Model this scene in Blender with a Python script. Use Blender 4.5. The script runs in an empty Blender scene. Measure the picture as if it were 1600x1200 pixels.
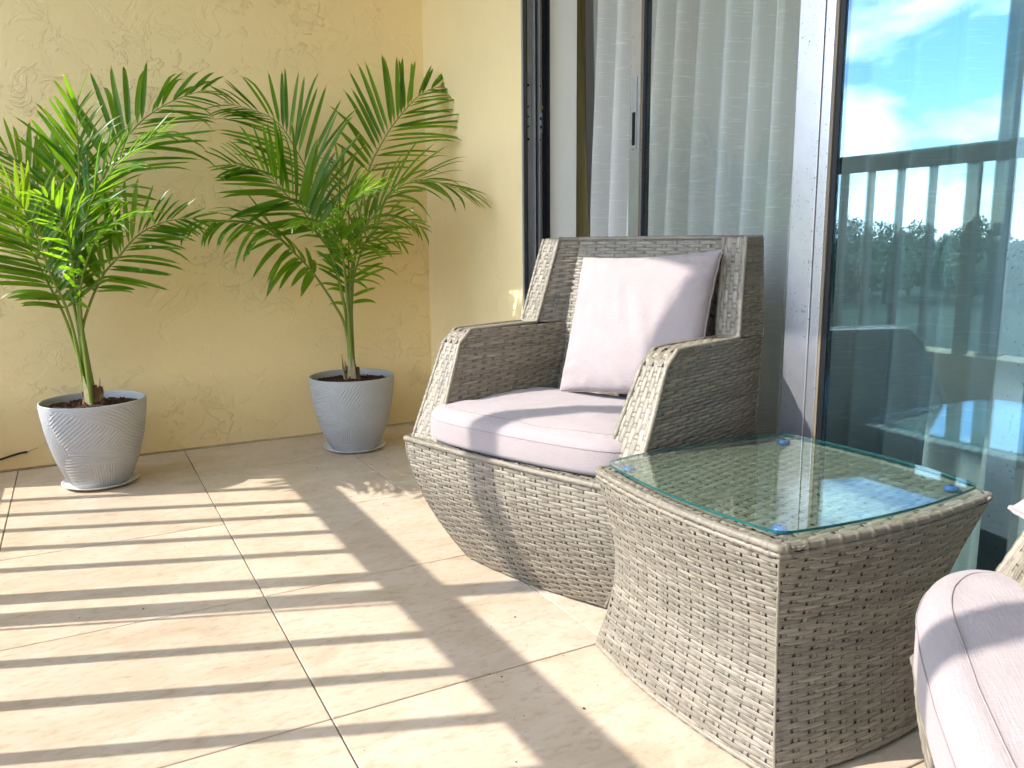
import bpy, bmesh, math, random
import numpy as np
from mathutils import Vector, Matrix, noise

R = math.radians
scene = bpy.context.scene
COL = scene.collection

# ------------------------------------------------------------------ camera
CAM = np.array([0.0, 0.0, 0.875])
def cam_basis(yaw, pitch, roll):
    F = np.array([math.sin(yaw)*math.cos(pitch), math.cos(yaw)*math.cos(pitch), -math.sin(pitch)])
    Rt = np.array([math.cos(yaw), -math.sin(yaw), 0.0]); U = np.cross(Rt, F)
    return F, math.cos(roll)*Rt + math.sin(roll)*U, -math.sin(roll)*Rt + math.cos(roll)*U
CF, CR, CU = cam_basis(0.488425, 0.174941, -0.009837)
cd = bpy.data.cameras.new('camera'); cam = bpy.data.objects.new('camera', cd); COL.objects.link(cam)
m = Matrix.Identity(4)
for i in range(3):
    m[i][0], m[i][1], m[i][2], m[i][3] = CR[i], CU[i], -CF[i], CAM[i]
cam.matrix_world = m
cd.sensor_width = 36.0; cd.lens = 36.0*1273.0/1600.0; cd.clip_start = 0.02; cd.clip_end = 2000
scene.camera = cam

# ------------------------------------------------------------------ light
SUN_EL = R(41.0); SUN_AZ = (-0.937, 0.350)          # horizontal direction towards the sun
SUN_STRENGTH = 2.05; SKY_STRENGTH = 0.15; EXPOSURE = 1.82
scene.view_settings.view_transform = 'Standard'; scene.view_settings.look = 'None'
scene.view_settings.exposure = EXPOSURE; scene.view_settings.gamma = 1.0
CLOUD_SEED = (3.4, 1.8, 0.74)
world = bpy.data.worlds.new('World'); scene.world = world; world.use_nodes = True
def build_world():
    nt = world.node_tree; N = nt.nodes; L = nt.links; N.clear()
    out = N.new('ShaderNodeOutputWorld'); bg = N.new('ShaderNodeBackground'); bg.inputs[1].default_value = SKY_STRENGTH
    sky = N.new('ShaderNodeTexSky'); sky.sky_type = 'NISHITA'; sky.sun_disc = False
    sky.sun_elevation = SUN_EL; sky.sun_rotation = math.atan2(SUN_AZ[0], SUN_AZ[1])
    sky.air_density = 1.0; sky.dust_density = 0.25; sky.ozone_density = 3.0
    tc = N.new('ShaderNodeTexCoord')
    mp = N.new('ShaderNodeMapping'); mp.inputs['Location'].default_value = CLOUD_SEED; mp.inputs['Scale'].default_value = (1.0, 1.0, 2.4)
    L.new(tc.outputs['Generated'], mp.inputs[0])
    nz = N.new('ShaderNodeTexNoise'); nz.inputs['Scale'].default_value = 3.6; nz.inputs['Detail'].default_value = 10; nz.inputs['Roughness'].default_value = 0.55
    nz.inputs['Distortion'].default_value = 0.35
    L.new(mp.outputs[0], nz.inputs['Vector'])
    cr = N.new('ShaderNodeValToRGB'); cr.color_ramp.elements[0].position = 0.485; cr.color_ramp.elements[1].position = 0.60
    L.new(nz.outputs['Fac'], cr.inputs[0])
    mx = N.new('ShaderNodeMixRGB'); mx.inputs[2].default_value = (14.5, 14.8, 15.2, 1)
    L.new(cr.outputs[0], mx.inputs[0]); hs = N.new('ShaderNodeHueSaturation'); hs.inputs['Saturation'].default_value = 1.3; L.new(sky.outputs[0], hs.inputs['Color']); L.new(hs.outputs[0], mx.inputs[1]); L.new(mx.outputs[0], bg.inputs[0]); L.new(bg.outputs[0], out.inputs[0])
build_world()
sd = bpy.data.lights.new('sun', 'SUN'); sd.energy = SUN_STRENGTH; sd.angle = R(0.53); sd.color = (1.0, 0.95, 0.87)
sun = bpy.data.objects.new('sun', sd); COL.objects.link(sun)
to_sun = Vector((SUN_AZ[0]*math.cos(SUN_EL), SUN_AZ[1]*math.cos(SUN_EL), math.sin(SUN_EL)))
sun.rotation_euler = to_sun.to_track_quat('Z', 'Y').to_euler(); sun.location = (-3, 3, 4)

scene.render.engine = 'CYCLES'
cy = scene.cycles
cy.max_bounces = 7; cy.diffuse_bounces = 4; cy.glossy_bounces = 3; cy.transmission_bounces = 3; cy.transparent_max_bounces = 8; cy.adaptive_threshold = 0.03
cy.caustics_reflective = False; cy.caustics_refractive = False; cy.sample_clamp_indirect = 6.0; cy.use_denoising = True

# ------------------------------------------------------------------ materials
def new_mat(name):
    mt = bpy.data.materials.new(name); mt.use_nodes = True
    return mt, mt.node_tree.nodes, mt.node_tree.links, mt.node_tree.nodes['Principled BSDF']
def plain(name, col, rough=0.5, spec=0.5, metal=0.0, var=0.0, vscale=6.0, bump=0.0, bscale=80.0):
    mt, N, L, b = new_mat(name)
    b.inputs['Base Color'].default_value = (*col, 1); b.inputs['Roughness'].default_value = rough
    b.inputs['Specular IOR Level'].default_value = spec; b.inputs['Metallic'].default_value = metal
    tc = N.new('ShaderNodeTexCoord')
    if var:
        nz = N.new('ShaderNodeTexNoise'); nz.inputs['Scale'].default_value = vscale; nz.inputs['Detail'].default_value = 6
        L.new(tc.outputs['Object'], nz.inputs['Vector'])
        mx = N.new('ShaderNodeMixRGB'); mx.inputs[1].default_value = (*[c*(1-var) for c in col], 1); mx.inputs[2].default_value = (*[min(1, c*(1+var)) for c in col], 1)
        L.new(nz.outputs['Fac'], mx.inputs[0]); L.new(mx.outputs[0], b.inputs['Base Color'])
    if bump:
        nz = N.new('ShaderNodeTexNoise'); nz.inputs['Scale'].default_value = bscale; nz.inputs['Detail'].default_value = 5
        L.new(tc.outputs['Object'], nz.inputs['Vector'])
        bp = N.new('ShaderNodeBump'); bp.inputs['Strength'].default_value = 1.0; bp.inputs['Distance'].default_value = bump
        L.new(nz.outputs['Fac'], bp.inputs['Height']); L.new(bp.outputs[0], b.inputs['Normal'])
    return mt

def mat_tile():
    mt, N, L, b = new_mat('travertine_tile')
    tc = N.new('ShaderNodeTexCoord'); oi = N.new('ShaderNodeObjectInfo')
    ad = N.new('ShaderNodeVectorMath'); ad.operation = 'ADD'; ml = N.new('ShaderNodeVectorMath'); ml.operation = 'SCALE'; ml.inputs['Scale'].default_value = 37.0
    cb = N.new('ShaderNodeCombineXYZ'); L.new(oi.outputs['Random'], cb.inputs[0]); L.new(oi.outputs['Random'], cb.inputs[2]); L.new(cb.outputs[0], ml.inputs[0])
    L.new(tc.outputs['Object'], ad.inputs[0]); L.new(ml.outputs[0], ad.inputs[1])
    mp = N.new('ShaderNodeMapping'); mp.inputs['Scale'].default_value = (1.0, 1.9, 1.0); L.new(ad.outputs[0], mp.inputs[0])
    n1 = N.new('ShaderNodeTexNoise'); n1.inputs['Scale'].default_value = 4.2; n1.inputs['Detail'].default_value = 9; n1.inputs['Roughness'].default_value = 0.68; n1.inputs['Distortion'].default_value = 0.7
    L.new(mp.outputs[0], n1.inputs['Vector'])
    cr = N.new('ShaderNodeValToRGB'); e = cr.color_ramp.elements
    e[0].position = 0.30; e[0].color = (0.45, 0.352, 0.25, 1); e[1].position = 0.66; e[1].color = (0.595, 0.505, 0.405, 1)
    k = cr.color_ramp.elements.new(0.46); k.color = (0.54, 0.435, 0.325, 1)
    L.new(n1.outputs['Fac'], cr.inputs[0])
    n2 = N.new('ShaderNodeTexNoise'); n2.inputs['Scale'].default_value = 38; n2.inputs['Detail'].default_value = 6; L.new(mp.outputs[0], n2.inputs['Vector'])
    c2 = N.new('ShaderNodeValToRGB'); c2.color_ramp.elements[0].position = 0.32; c2.color_ramp.elements[0].color = (0.80, 0.75, 0.68, 1); c2.color_ramp.elements[1].position = 0.47; c2.color_ramp.elements[1].color = (1, 1, 1, 1)
    L.new(n2.outputs['Fac'], c2.inputs[0])
    mx = N.new('ShaderNodeMixRGB'); mx.blend_type = 'MULTIPLY'; mx.inputs[0].default_value = 0.7
    L.new(cr.outputs[0], mx.inputs[1]); L.new(c2.outputs[0], mx.inputs[2])
    tv = N.new('ShaderNodeMath'); tv.operation = 'MULTIPLY_ADD'; tv.inputs[1].default_value = 0.13; tv.inputs[2].default_value = 0.93; L.new(oi.outputs['Random'], tv.inputs[0])
    tm = N.new('ShaderNodeVectorMath'); tm.operation = 'SCALE'; L.new(mx.outputs[0], tm.inputs[0]); L.new(tv.outputs[0], tm.inputs['Scale']); L.new(tm.outputs[0], b.inputs['Base Color'])
    b.inputs['Roughness'].default_value = 0.42; b.inputs['Specular IOR Level'].default_value = 0.35
    bp = N.new('ShaderNodeBump'); bp.inputs['Strength'].default_value = 0.5; bp.inputs['Distance'].default_value = 0.0006
    L.new(n2.outputs['Fac'], bp.inputs['Height']); L.new(bp.outputs[0], b.inputs['Normal'])
    return mt

def mat_stucco(name, col, amount=1.0):
    mt, N, L, b = new_mat(name)
    tc = N.new('ShaderNodeTexCoord')
    # trowelled patches: plateaus of skimmed plaster with torn edges
    n1 = N.new('ShaderNodeTexNoise'); n1.inputs['Scale'].default_value = 3.4; n1.inputs['Detail'].default_value = 7; n1.inputs['Roughness'].default_value = 0.60; n1.inputs['Distortion'].default_value = 0.9
    L.new(tc.outputs['Object'], n1.inputs['Vector'])
    r1 = N.new('ShaderNodeValToRGB'); e = r1.color_ramp.elements; e[0].position = 0.47; e[1].position = 0.512
    L.new(n1.outputs['Fac'], r1.inputs[0])
    n2 = N.new('ShaderNodeTexNoise'); n2.inputs['Scale'].default_value = 9.0; n2.inputs['Detail'].default_value = 6; n2.inputs['Roughness'].default_value = 0.66; n2.inputs['Distortion'].default_value = 0.8
    L.new(tc.outputs['Object'], n2.inputs['Vector'])
    r2 = N.new('ShaderNodeValToRGB'); e = r2.color_ramp.elements; e[0].position = 0.535; e[1].position = 0.585
    L.new(n2.outputs['Fac'], r2.inputs[0])
    # only some zones of the wall carry the rough second coat
    n3 = N.new('ShaderNodeTexNoise'); n3.inputs['Scale'].default_value = 1.6; n3.inputs['Detail'].default_value = 2; L.new(tc.outputs['Object'], n3.inputs['Vector'])
    r3 = N.new('ShaderNodeValToRGB'); e = r3.color_ramp.elements; e[0].position = 0.42; e[1].position = 0.60; L.new(n3.outputs['Fac'], r3.inputs[0])
    m2 = N.new('ShaderNodeMath'); m2.operation = 'MULTIPLY'; L.new(r2.outputs[0], m2.inputs[0]); L.new(r3.outputs[0], m2.inputs[1])
    n4 = N.new('ShaderNodeTexNoise'); n4.inputs['Scale'].default_value = 16.0; n4.inputs['Detail'].default_value = 8; n4.inputs['Roughness'].default_value = 0.6; L.new(tc.outputs['Object'], n4.inputs['Vector'])
    s1 = N.new('ShaderNodeMath'); s1.operation = 'MULTIPLY_ADD'; s1.inputs[1].default_value = 0.45; L.new(r1.outputs[0], s1.inputs[0]); L.new(m2.outputs[0], s1.inputs[2])
    s2 = N.new('ShaderNodeMath'); s2.operation = 'MULTIPLY_ADD'; s2.inputs[1].default_value = 0.55; L.new(n4.outputs['Fac'], s2.inputs[0]); L.new(s1.outputs[0], s2.inputs[2])
    bp = N.new('ShaderNodeBump'); bp.inputs['Strength'].default_value = 1.0; bp.inputs['Distance'].default_value = 0.0027*amount
    L.new(s2.outputs[0], bp.inputs['Height']); L.new(bp.outputs[0], b.inputs['Normal'])
    n5 = N.new('ShaderNodeTexNoise'); n5.inputs['Scale'].default_value = 2.2; n5.inputs['Detail'].default_value = 8; n5.inputs['Roughness'].default_value = 0.6; L.new(tc.outputs['Object'], n5.inputs['Vector'])
    mx = N.new('ShaderNodeMixRGB'); mx.inputs[1].default_value = (*[c*0.90 for c in col], 1); mx.inputs[2].default_value = (*[min(.9, c*1.08) for c in col], 1)
    L.new(n5.outputs['Fac'], mx.inputs[0]); L.new(mx.outputs[0], b.inputs['Base Color'])
    b.inputs['Roughness'].default_value = 0.72; b.inputs['Specular IOR Level'].default_value = 0.25
    return mt

def mat_wicker():
    mt, N, L, b = new_mat('resin_wicker')
    uv = N.new('ShaderNodeUVMap'); sep = N.new('ShaderNodeSeparateXYZ'); L.new(uv.outputs[0], sep.inputs[0])
    fl = N.new('ShaderNodeMath'); fl.operation = 'FLOOR'; L.new(sep.outputs[1], fl.inputs[0])
    wn = N.new('ShaderNodeTexWhiteNoise'); wn.noise_dimensions = '1D'; L.new(fl.outputs[0], wn.inputs['W'])
    mp = N.new('ShaderNodeMapping'); mp.inputs['Scale'].default_value = (9.0, 5.5, 1.0); L.new(uv.outputs[0], mp.inputs[0])
    n1 = N.new('ShaderNodeTexNoise'); n1.inputs['Scale'].default_value = 1.0; n1.inputs['Detail'].default_value = 7; n1.inputs['Roughness'].default_value = 0.65; L.new(mp.outputs[0], n1.inputs['Vector'])
    mp2 = N.new('ShaderNodeMapping'); mp2.inputs['Scale'].default_value = (22.0, 0.37, 1.0); L.new(uv.outputs[0], mp2.inputs[0])
    n2 = N.new('ShaderNodeTexNoise'); n2.inputs['Scale'].default_value = 1.0; n2.inputs['Detail'].default_value = 2; L.new(mp2.outputs[0], n2.inputs['Vector'])
    cr = N.new('ShaderNodeValToRGB'); e = cr.color_ramp.elements
    e[0].position = 0.30; e[0].color = (0.098, 0.078, 0.052, 1); e[1].position = 0.68; e[1].color = (0.335, 0.300, 0.240, 1)
    k = e.new(0.47); k.color = (0.215, 0.186, 0.142, 1)
    L.new(n1.outputs['Fac'], cr.inputs[0])
    ma = N.new('ShaderNodeMath'); ma.operation = 'MULTIPLY_ADD'; ma.inputs[1].default_value = 0.36; ma.inputs[2].default_value = 0.52; L.new(wn.outputs['Value'], ma.inputs[0])
    mb = N.new('ShaderNodeMath'); mb.operation = 'MULTIPLY_ADD'; mb.inputs[1].default_value = 0.62; L.new(n2.outputs['Fac'], mb.inputs[0]); L.new(ma.outputs[0], mb.inputs[2])
    mx = N.new('ShaderNodeVectorMath'); mx.operation = 'SCALE'; L.new(cr.outputs[0], mx.inputs[0]); L.new(mb.outputs[0], mx.inputs['Scale'])
    L.new(mx.outputs[0], b.inputs['Base Color'])
    b.inputs['Roughness'].default_value = 0.46; b.inputs['Specular IOR Level'].default_value = 0.42
    bp = N.new('ShaderNodeBump'); bp.inputs['Strength'].default_value = 0.6; bp.inputs['Distance'].default_value = 0.0006
    L.new(n1.outputs['Fac'], bp.inputs['Height']); L.new(bp.outputs[0], b.inputs['Normal'])
    return mt

def mat_fabric(name, col):
    mt, N, L, b = new_mat(name)
    tc = N.new('ShaderNodeTexCoord')
    n1 = N.new('ShaderNodeTexNoise'); n1.inputs['Scale'].default_value = 7; n1.inputs['Detail'].default_value = 5; L.new(tc.outputs['Object'], n1.inputs['Vector'])
    mp = N.new('ShaderNodeMapping'); mp.inputs['Scale'].default_value = (40, 520, 520); L.new(tc.outputs['Object'], mp.inputs[0])
    n2 = N.new('ShaderNodeTexNoise'); n2.inputs['Scale'].default_value = 1.0; n2.inputs['Detail'].default_value = 2; L.new(mp.outputs[0], n2.inputs['Vector'])
    mp3 = N.new('ShaderNodeMapping'); mp3.inputs['Scale'].default_value = (520, 40, 520); L.new(tc.outputs['Object'], mp3.inputs[0])
    n3 = N.new('ShaderNodeTexNoise'); n3.inputs['Scale'].default_value = 1.0; n3.inputs['Detail'].default_value = 2; L.new(mp3.outputs[0], n3.inputs['Vector'])
    s = N.new('ShaderNodeMath'); s.operation = 'ADD'; L.new(n2.outputs['Fac'], s.inputs[0]); L.new(n3.outputs['Fac'], s.inputs[1])
    mx = N.new('ShaderNodeMixRGB'); mx.inputs[1].default_value = (*[c*0.90 for c in col], 1); mx.inputs[2].default_value = (*[min(.9, c*1.08) for c in col], 1)
    L.new(n1.outputs['Fac'], mx.inputs[0])
    h = N.new('ShaderNodeMath'); h.operation = 'MULTIPLY_ADD'; h.inputs[1].default_value = 0.16; h.inputs[2].default_value = 0.84; L.new(s.outputs[0], h.inputs[0])
    sc = N.new('ShaderNodeVectorMath'); sc.operation = 'SCALE'; L.new(mx.outputs[0], sc.inputs[0]); L.new(h.outputs[0], sc.inputs['Scale']); L.new(sc.outputs[0], b.inputs['Base Color'])
    b.inputs['Roughness'].default_value = 0.9; b.inputs['Specular IOR Level'].default_value = 0.15; b.inputs['Sheen Weight'].default_value = 0.25
    bp = N.new('ShaderNodeBump'); bp.inputs['Strength'].default_value = 0.8; bp.inputs['Distance'].default_value = 0.0009
    L.new(s.outputs[0], bp.inputs['Height']); L.new(bp.outputs[0], b.inputs['Normal'])
    return mt

def mat_leaf(name, dark, light, trans):
    mt, N, L, b = new_mat(name)
    tc = N.new('ShaderNodeTexCoord'); oi = N.new('ShaderNodeObjectInfo'); geo = N.new('ShaderNodeNewGeometry')
    nz = N.new('ShaderNodeTexNoise'); nz.inputs['Scale'].default_value = 9; nz.inputs['Detail'].default_value = 3; L.new(geo.outputs['Position'], nz.inputs['Vector'])
    ad = N.new('ShaderNodeMath'); ad.operation = 'MULTIPLY_ADD'; ad.inputs[1].default_value = 0.45; L.new(oi.outputs['Random'], ad.inputs[0])
    mm = N.new('ShaderNodeMath'); mm.operation = 'MULTIPLY'; mm.inputs[1].default_value = 0.62; L.new(nz.outputs['Fac'], mm.inputs[0]); L.new(mm.outputs[0], ad.inputs[2])
    mx = N.new('ShaderNodeMixRGB'); mx.inputs[1].default_value = (*dark, 1); mx.inputs[2].default_value = (*light, 1); L.new(ad.outputs[0], mx.inputs[0])
    uv = N.new('ShaderNodeUVMap'); sp = N.new('ShaderNodeSeparateXYZ'); L.new(uv.outputs[0], sp.inputs[0])
    ta = N.new('ShaderNodeMath'); ta.operation = 'MULTIPLY_ADD'; ta.inputs[1].default_value = 0.12; L.new(nz.outputs['Fac'], ta.inputs[0]); L.new(sp.outputs[0], ta.inputs[2])
    tr_ = N.new('ShaderNodeValToRGB'); tr_.color_ramp.elements[0].position = 1.0; tr_.color_ramp.elements[0].position = 0.985; tr_.color_ramp.elements[1].position = 1.0; L.new(ta.outputs[0], tr_.inputs[0])
    mt2 = N.new('ShaderNodeMixRGB'); mt2.inputs[2].default_value = (0.30, 0.25, 0.10, 1); L.new(tr_.outputs[0], mt2.inputs[0]); L.new(mx.outputs[0], mt2.inputs[1]); mx = mt2
    L.new(mx.outputs[0], b.inputs['Base Color']); b.inputs['Roughness'].default_value = 0.36; b.inputs['Specular IOR Level'].default_value = 0.5
    tr = N.new('ShaderNodeBsdfTranslucent'); mt_ = N.new('ShaderNodeMixRGB'); mt_.blend_type = 'MULTIPLY'; mt_.inputs[0].default_value = 1.0
    mt_.inputs[2].default_value = (*trans, 1); L.new(mx.outputs[0], mt_.inputs[1]); L.new(mt_.outputs[0], tr.inputs[0])
    ms = N.new('ShaderNodeMixShader'); ms.inputs[0].default_value = 0.54
    L.new(b.outputs[0], ms.inputs[1]); L.new(tr.outputs[0], ms.inputs[2]); L.new(ms.outputs[0], N['Material Output'].inputs[0])
    return mt

def mat_glass(name, tint, ior=1.5, refl=(0.95, 1, 1), boost=1.0):
    mt, N, L, b = new_mat(name); N.remove(b)
    r0 = ((ior-1)/(ior+1))**2
    fr = N.new('ShaderNodeLayerWeight'); fr.inputs['Blend'].default_value = 0.5
    pw = N.new('ShaderNodeMath'); pw.operation = 'POWER'; pw.inputs[1].default_value = 5.0; L.new(fr.outputs['Facing'], pw.inputs[0])
    ml = N.new('ShaderNodeMath'); ml.operation = 'MULTIPLY_ADD'; ml.inputs[1].default_value = 1-r0; ml.inputs[2].default_value = r0; ml.use_clamp = True; L.new(pw.outputs[0], ml.inputs[0])
    tr = N.new('ShaderNodeBsdfTransparent'); tr.inputs[0].default_value = (*tint, 1)
    gl = N.new('ShaderNodeBsdfGlossy'); gl.inputs['Roughness'].default_value = 0.006; gl.inputs[0].default_value = (*refl, 1)
    ms = N.new('ShaderNodeMixShader'); L.new(ml.outputs[0], ms.inputs[0]); L.new(tr.outputs[0], ms.inputs[1]); L.new(gl.outputs[0], ms.inputs[2])
    L.new(ms.outputs[0], N['Material Output'].inputs[0])
    return mt

def mat_sheer(name, col, alpha):
    mt, N, L, b = new_mat(name); N.remove(b)
    tc = N.new('ShaderNodeTexCoord')
    mp = N.new('ShaderNodeMapping'); mp.inputs['Scale'].default_value = (12, 12, 260); L.new(tc.outputs['Object'], mp.inputs[0])
    nz = N.new('ShaderNodeTexNoise'); nz.inputs['Scale'].default_value = 1; nz.inputs['Detail'].default_value = 3; L.new(mp.outputs[0], nz.inputs['Vector'])
    cr = N.new('ShaderNodeValToRGB'); cr.color_ramp.elements[0].position = 0.60; cr.color_ramp.elements[1].position = 0.72; L.new(nz.outputs['Fac'], cr.inputs[0])
    df = N.new('ShaderNodeBsdfDiffuse'); tl = N.new('ShaderNodeBsdfTranslucent'); tp = N.new('ShaderNodeBsdfTransparent')
    df.inputs[0].default_value = (*col, 1); tl.inputs[0].default_value = (*col, 1)
    m1 = N.new('ShaderNodeMixShader'); m1.inputs[0].default_value = 0.4; L.new(df.outputs[0], m1.inputs[1]); L.new(tl.outputs[0], m1.inputs[2])
    al = N.new('ShaderNodeMath'); al.operation = 'MULTIPLY_ADD'; al.inputs[1].default_value = 0.30; al.inputs[2].default_value = alpha; al.use_clamp = True; L.new(cr.outputs[0], al.inputs[0])
    m2 = N.new('ShaderNodeMixShader'); L.new(al.outputs[0], m2.inputs[0]); L.new(tp.outputs[0], m2.inputs[1]); L.new(m1.outputs[0], m2.inputs[2])
    L.new(m2.outputs[0], N['Material Output'].inputs[0])
    return mt

M = dict(
    tile=mat_tile(), grout=plain('grout', (0.20, 0.16, 0.12), 0.9, 0.2, var=.2, vscale=30),
    stucco=mat_stucco('yellow_stucco', (0.89, 0.67, 0.35)), stucco_side=mat_stucco('yellow_stucco_smooth', (0.87, 0.665, 0.37), 0.45),
    white_wall=plain('white_plaster', (0.86, 0.85, 0.80), 0.7, 0.3, var=.04, bump=.0006, bscale=120),
    ceiling=plain('ceiling_paint', (0.75, 0.70, 0.58), 0.8, 0.2, var=.05, bump=.002, bscale=60),
    concrete=plain('painted_concrete', (0.60, 0.46, 0.24), 0.8, 0.2, var=.1, bump=.002, bscale=50),
    rail=plain('bronze_rail_paint', (0.17, 0.155, 0.135), 0.45, 0.5, var=.12),
    alu=plain('brushed_aluminium', (0.50, 0.51, 0.55), 0.33, 0.5, metal=0.75, var=.10, vscale=25, bump=.0002, bscale=300),
    alu_dark=plain('weathered_aluminium', (0.33, 0.34, 0.345), 0.5, 0.5, metal=0.3, var=.2, vscale=18),
    black=plain('black_rubber', (0.008, 0.009, 0.012), 0.5, 0.4, var=.1), bronze=plain('bronze_strip', (0.20, 0.16, 0.11), 0.5, 0.5, var=.2),
    brass=plain('dull_brass_lock', (0.36, 0.31, 0.20), 0.45, 0.5, metal=0.6, var=.15), hole=plain('dark_hole', (0.01, 0.01, 0.01), 0.8, 0.2, var=.1),
    wicker=mat_wicker(), core=plain('dark_wicker_core', (0.05, 0.042, 0.033), 0.8, 0.2, var=.2),
    fabric=mat_fabric('pale_mauve_canvas', (0.36, 0.305, 0.305)),
    piping=plain('seam_thread', (0.33, 0.28, 0.28), 0.9, 0.2, var=.1), zip=plain('dark_zip', (0.05, 0.035, 0.04), 0.6, 0.3, var=.1), 
    pot=plain('grey_pot', (0.41, 0.41, 0.41), 0.55, 0.4, var=.08, vscale=9), saucer=plain('white_plastic', (0.82, 0.81, 0.79), 0.4, 0.5, var=.05),
    soil=plain('potting_soil', (0.055, 0.028, 0.017), 0.95, 0.2, var=.6, vscale=120, bump=.004, bscale=150),
    bark=plain('palm_sheath', (0.17, 0.10, 0.05), 0.8, 0.3, var=.45, vscale=40), husk=plain('dry_husk', (0.45, 0.36, 0.22), 0.8, 0.2, var=.3, vscale=50),
    petiole=plain('petiole_green', (0.17, 0.23, 0.035), 0.4, 0.5, var=.3, vscale=12),
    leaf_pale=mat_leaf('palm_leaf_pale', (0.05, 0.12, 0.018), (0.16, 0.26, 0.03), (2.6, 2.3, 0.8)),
    leaf=mat_leaf('palm_leaf', (0.016, 0.085, 0.014), (0.105, 0.25, 0.024), (4.2, 3.0, 0.8)),
    glass_out=mat_glass('tinted_reflective_glass', (0.86, 0.945, 0.955), 2.3, (0.54, 0.82, 1.0)), glass_in=mat_glass('clear_door_glass', (0.955, 0.98, 0.985), 1.5),
    glass_top=mat_glass('table_glass', (0.87, 0.95, 0.925), 1.55), 
    sheer=mat_sheer('sheer_curtain', (0.94, 0.92, 0.87), 0.80), drape=plain('tan_drape', (0.30, 0.24, 0.11), 0.9, 0.1, var=.15),
    room=plain('room_paint', (0.62, 0.60, 0.55), 0.8, 0.2, var=.05), room_floor=plain('room_floor', (0.22, 0.19, 0.16), 0.5, 0.4, var=.2),
    caulk=plain('dusty_caulk', (0.42, 0.32, 0.18), 0.9, 0.2, var=.4, vscale=25),
    cable=plain('black_cable', (0.012, 0.010, 0.012), 0.5, 0.4, var=.1), crumb=plain('crumb', (0.03, 0.02, 0.015), 0.9, 0.2, var=.3),
    lawn=plain('lawn', (0.05, 0.07, 0.04), 0.9, 0.1, var=.4, vscale=.15), wood=plain('far_foliage', (0.11, 0.15, 0.075), 0.8, 0.2, var=.5, vscale=.3),
)
def mat_edge():
    mt, N, L, b = new_mat('glass_edge'); b.inputs['Base Color'].default_value = (0.012, 0.14, 0.14, 1); b.inputs['Roughness'].default_value = 0.12
    b.inputs['Transmission Weight'].default_value = 0.55; b.inputs['IOR'].default_value = 1.3; return mt
def mat_bumper():
    mt, N, L, b = new_mat('blue_bumper'); b.inputs['Base Color'].default_value = (0.10, 0.22, 0.60, 1); b.inputs['Roughness'].default_value = 0.15
    b.inputs['Transmission Weight'].default_value = 0.25; return mt
def speckle(mt):
    N, L = mt.node_tree.nodes, mt.node_tree.links; b = N['Principled BSDF']; src = b.inputs['Base Color'].links[0].from_socket
    tc = N.new('ShaderNodeTexCoord'); nz = N.new('ShaderNodeTexNoise'); nz.inputs['Scale'].default_value = 170; nz.inputs['Detail'].default_value = 2; L.new(tc.outputs['Object'], nz.inputs['Vector'])
    n2 = N.new('ShaderNodeTexNoise'); n2.inputs['Scale'].default_value = 5; L.new(tc.outputs['Object'], n2.inputs['Vector'])
    ad = N.new('ShaderNodeMath'); ad.operation = 'MULTIPLY_ADD'; ad.inputs[1].default_value = 0.25; L.new(n2.outputs['Fac'], ad.inputs[0]); L.new(nz.outputs['Fac'], ad.inputs[2])
    cr = N.new('ShaderNodeValToRGB'); cr.color_ramp.elements[0].position = 0.79; cr.color_ramp.elements[1].position = 0.84; L.new(ad.outputs[0], cr.inputs[0])
    mx = N.new('ShaderNodeMixRGB'); mx.inputs[2].default_value = (0.22, 0.22, 0.24, 1); L.new(cr.outputs[0], mx.inputs[0]); L.new(src, mx.inputs[1]); L.new(mx.outputs[0], b.inputs['Base Color'])
speckle(M['alu']); speckle(M['alu_dark'])
M['edge'] = mat_edge(); M['bumper'] = mat_bumper()

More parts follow.
